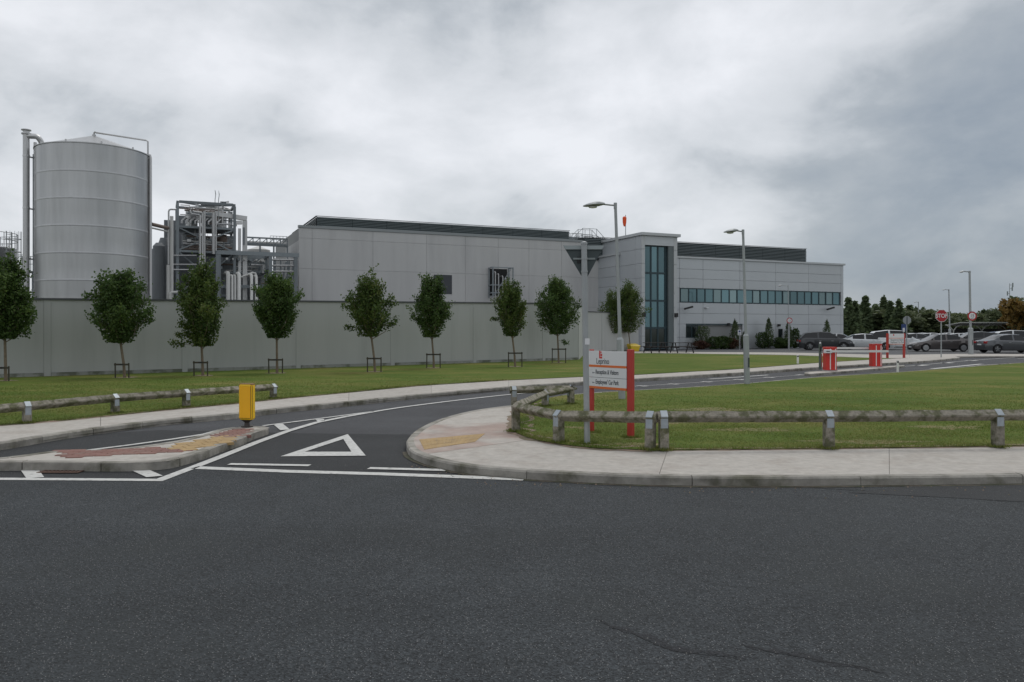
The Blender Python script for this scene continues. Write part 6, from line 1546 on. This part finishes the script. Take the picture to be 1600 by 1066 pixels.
# ------------------------------------------------------------------ shelter, shed, far trees
def shelter():
    D = 112; x, y = GD(1536, D); e = empty('car_park_shelter', (x, y, 0), R(-3), 'long pale canopy shelter on curved posts behind the parked cars', 'shelter'); w = 46.5/F*D; z = Z(507, D)
    for k in range(6):
        a = -w+2*w*k/6; MB().add([(a+.03,-2.2,z+.30),(a+2*w/6-.03,-2.2,z+.30),(a+2*w/6-.03,2.2,z-.05),(a+.03,2.2,z-.05),(a+.03,-2.2,z+.18),(a+2*w/6-.03,-2.2,z+.18),(a+2*w/6-.03,2.2,z-.17),(a+.03,2.2,z-.17)], [(0,1,2,3),(7,6,5,4),(4,5,1,0),(5,6,2,1),(6,7,3,2),(7,4,0,3)]).build('roof_panel', M['canopy'], e)
    for px in (1499, 1542, 1580):
        a = (px-1536)/F*D; MB().tube([(a-.7,0,0),(a-.7,0,z-.9),(a-.3,0,z-.35),(a+.3,-.2,z-.02)], .09, 8).build('post', M['canopy'], e, smooth=True)
        MB().tube([(a-.7,0,z-.9),(a-1.2,0,z-.35),(a-1.7,.2,z-.05)], .07, 8).build('post_arm', M['canopy'], e, smooth=True)
    MB().box((-w,2.4,0),(w,2.5,z-.6)).build('rear_screen', M['trim'], e)
shelter()
def shed():
    D = 125; x, y = GD(1342, D); e = empty('low_building', (x, y, 0), R(5), 'low dark shed with a bluish band behind the white saloon at the office corner', 'building'); w = 20/F*D; z = Z(505.5, D)
    MB().box((-w,0,0),(w,4,z)).build('wall', M['darkclad'], e); MB().box((-w-.2,-.3,z),(w+.2,4.3,z+.2)).build('roof', M['cap'], e)
    for a, b in ((.2,1.7),(-1.6,-.2)): MB().box((a,-.05,z-1.2),(b,-.003,z-.45)).build('window', M['glass'] if a > 0 else M['glassdark'], e)
shed()
def conifer_mesh(seed, n=1500, w=.26):
    rl = np.random.default_rng(seed); t = rl.random(n)**1.25; a = rl.random(n)*6.283; tier = .78+.22*np.cos(t*46+a); rad = w*(1-t)**.85*np.sqrt(rl.uniform(.1,1,n))*tier*(.85+.25*np.sin(a*2+seed))
    P = np.stack([np.cos(a)*rad, np.sin(a)*rad, .06+t*.94-rad*.25], 1)+rl.normal(size=(n,3))*.018; return quads_mesh('crown', leaf_quads(P, .070, rl), M['conifer'])
def broad_mesh(seed, m, n=1300):
    rl = np.random.default_rng(seed); k = 9; cs = np.stack([rl.uniform(-.28,.28,k), rl.uniform(-.28,.28,k), rl.uniform(.35,.82,k)], 1); i = rl.integers(0, k, n); r = .19*rl.random(n)**.4; d = rl.normal(size=(n,3)); d /= np.linalg.norm(d,axis=1)[:,None]
    P = cs[i]+d*r[:,None]; return quads_mesh('crown', leaf_quads(P, .080, rl), M[m])
cm = [conifer_mesh(s, w=w) for s, w in ((1,.27),(2,.34),(3,.24))]; bm_ = [broad_mesh(s, 'hedge') for s in (5,6,7)]; am = [broad_mesh(s, 'autumn') for s in (8,9)]
tk = MB().tube([(0,0,0),(0,0,.5)], .018, 6, r2=.008).mesh('trunk', M['bark'])
def far_tree(px, D, top, kind, label, group=None, sw=1.0):
    x, y = GD(px, D); h = Z(top, D); e = empty('conifer_tree' if kind == 'c' else 'broadleaf_tree', (x, y, 0), random.uniform(0,6.28), label, 'tree', group)
    me = random.choice(cm if kind == 'c' else (am if kind == 'a' else bm_)); link('crown', me, e, scale=(h*sw, h*sw, h)); link('trunk', tk, e, scale=(h,h,h)); return e
for px, top, lab in ((1326,467,'tall conifer emerging right beside the office corner'),(1352,464.5,'tall pointed conifer second right of the office corner'),(1381,465.5,'slender pointed conifer above the small red-posted sign'),(1391,472,'conifer just right of the slender pointed one'),(1405,471,'conifer left of the grey sign back'),(1336,472,'shorter conifer between the two tall ones at the office corner'),(1369,478,'short conifer behind the white people carrier')):
    far_tree(px, 118+random.uniform(-6,10), top, 'c', lab, sw=1.25)
random.seed(77)
for i in range(26):
    px = 1316+i*5.4+random.uniform(-3,3); far_tree(px, random.uniform(126,138), random.uniform(478,487), random.choice('bbc'), 'rounded green tree filling the gaps between the tall conifers', 'trees between the conifers', 1.9)
for i in range(60):
    px = 1306+i*8.5+random.uniform(-4,4); far_tree(px, random.uniform(175,205), random.uniform(480,489) if px < 1450 else random.uniform(485,492), 'c' if random.random() < .45 else 'b', 'distant dark tree in the wood behind the car park', 'trees of the distant wood', 1.5)
for i in range(44):
    px = 1316+i*7.5+random.uniform(-3,3); far_tree(px, random.uniform(145,165), random.uniform(486,497), 'b', 'lower mid green tree at the front of the distant wood', 'trees at the front of the wood', 1.7)
for i in range(22):
    px = 1330+i*13+random.uniform(-4,4); bush(px, 138, 2.4, random.uniform(2.4,3.2), 'hedge', 'dense dark hedge bush closing the back of the car park', 'col', 500, 200+i, 'hedge_bush', 'hedge', 0, 'hedge behind the car park', .5, False)
far_tree(1602, 104, 466, 'a', 'tree with orange autumn leaves at the right edge', sw=1.0); far_tree(1583, 112, 478, 'a', 'smaller rust tinged tree left of the orange one', sw=.9); far_tree(1560, 122, 476, 'b', 'dark green tree behind the canopy shelter', sw=1.3); far_tree(1620, 105, 466, 'b', 'dark green tree just beyond the orange one', sw=1.3); far_tree(1600, 125, 462, 'b', 'dark green tree rising behind the orange autumn tree', sw=1.2)
def mast():
    D = 150; x, y = GD(1577.5, D); e = empty('radio_mast', (x, y, 0), 0, 'thin radio mast with small aerials above the orange tree', 'mast'); z = Z(443, D)
    MB().tube([(0,0,0),(0,0,z)], .10, 6, r2=.05).build('pole', M['galv'], e)
    for dz, dx in ((.3,.6),(1.0,.5),(1.9,-.4)): MB().bar((0,0,z-dz),(dx,0,z-dz), .08,.08).bar((dx,0,z-dz-.4),(dx,0,z-dz+.4), .16,.16).build('aerial', M['signgrey'], e)
mast()
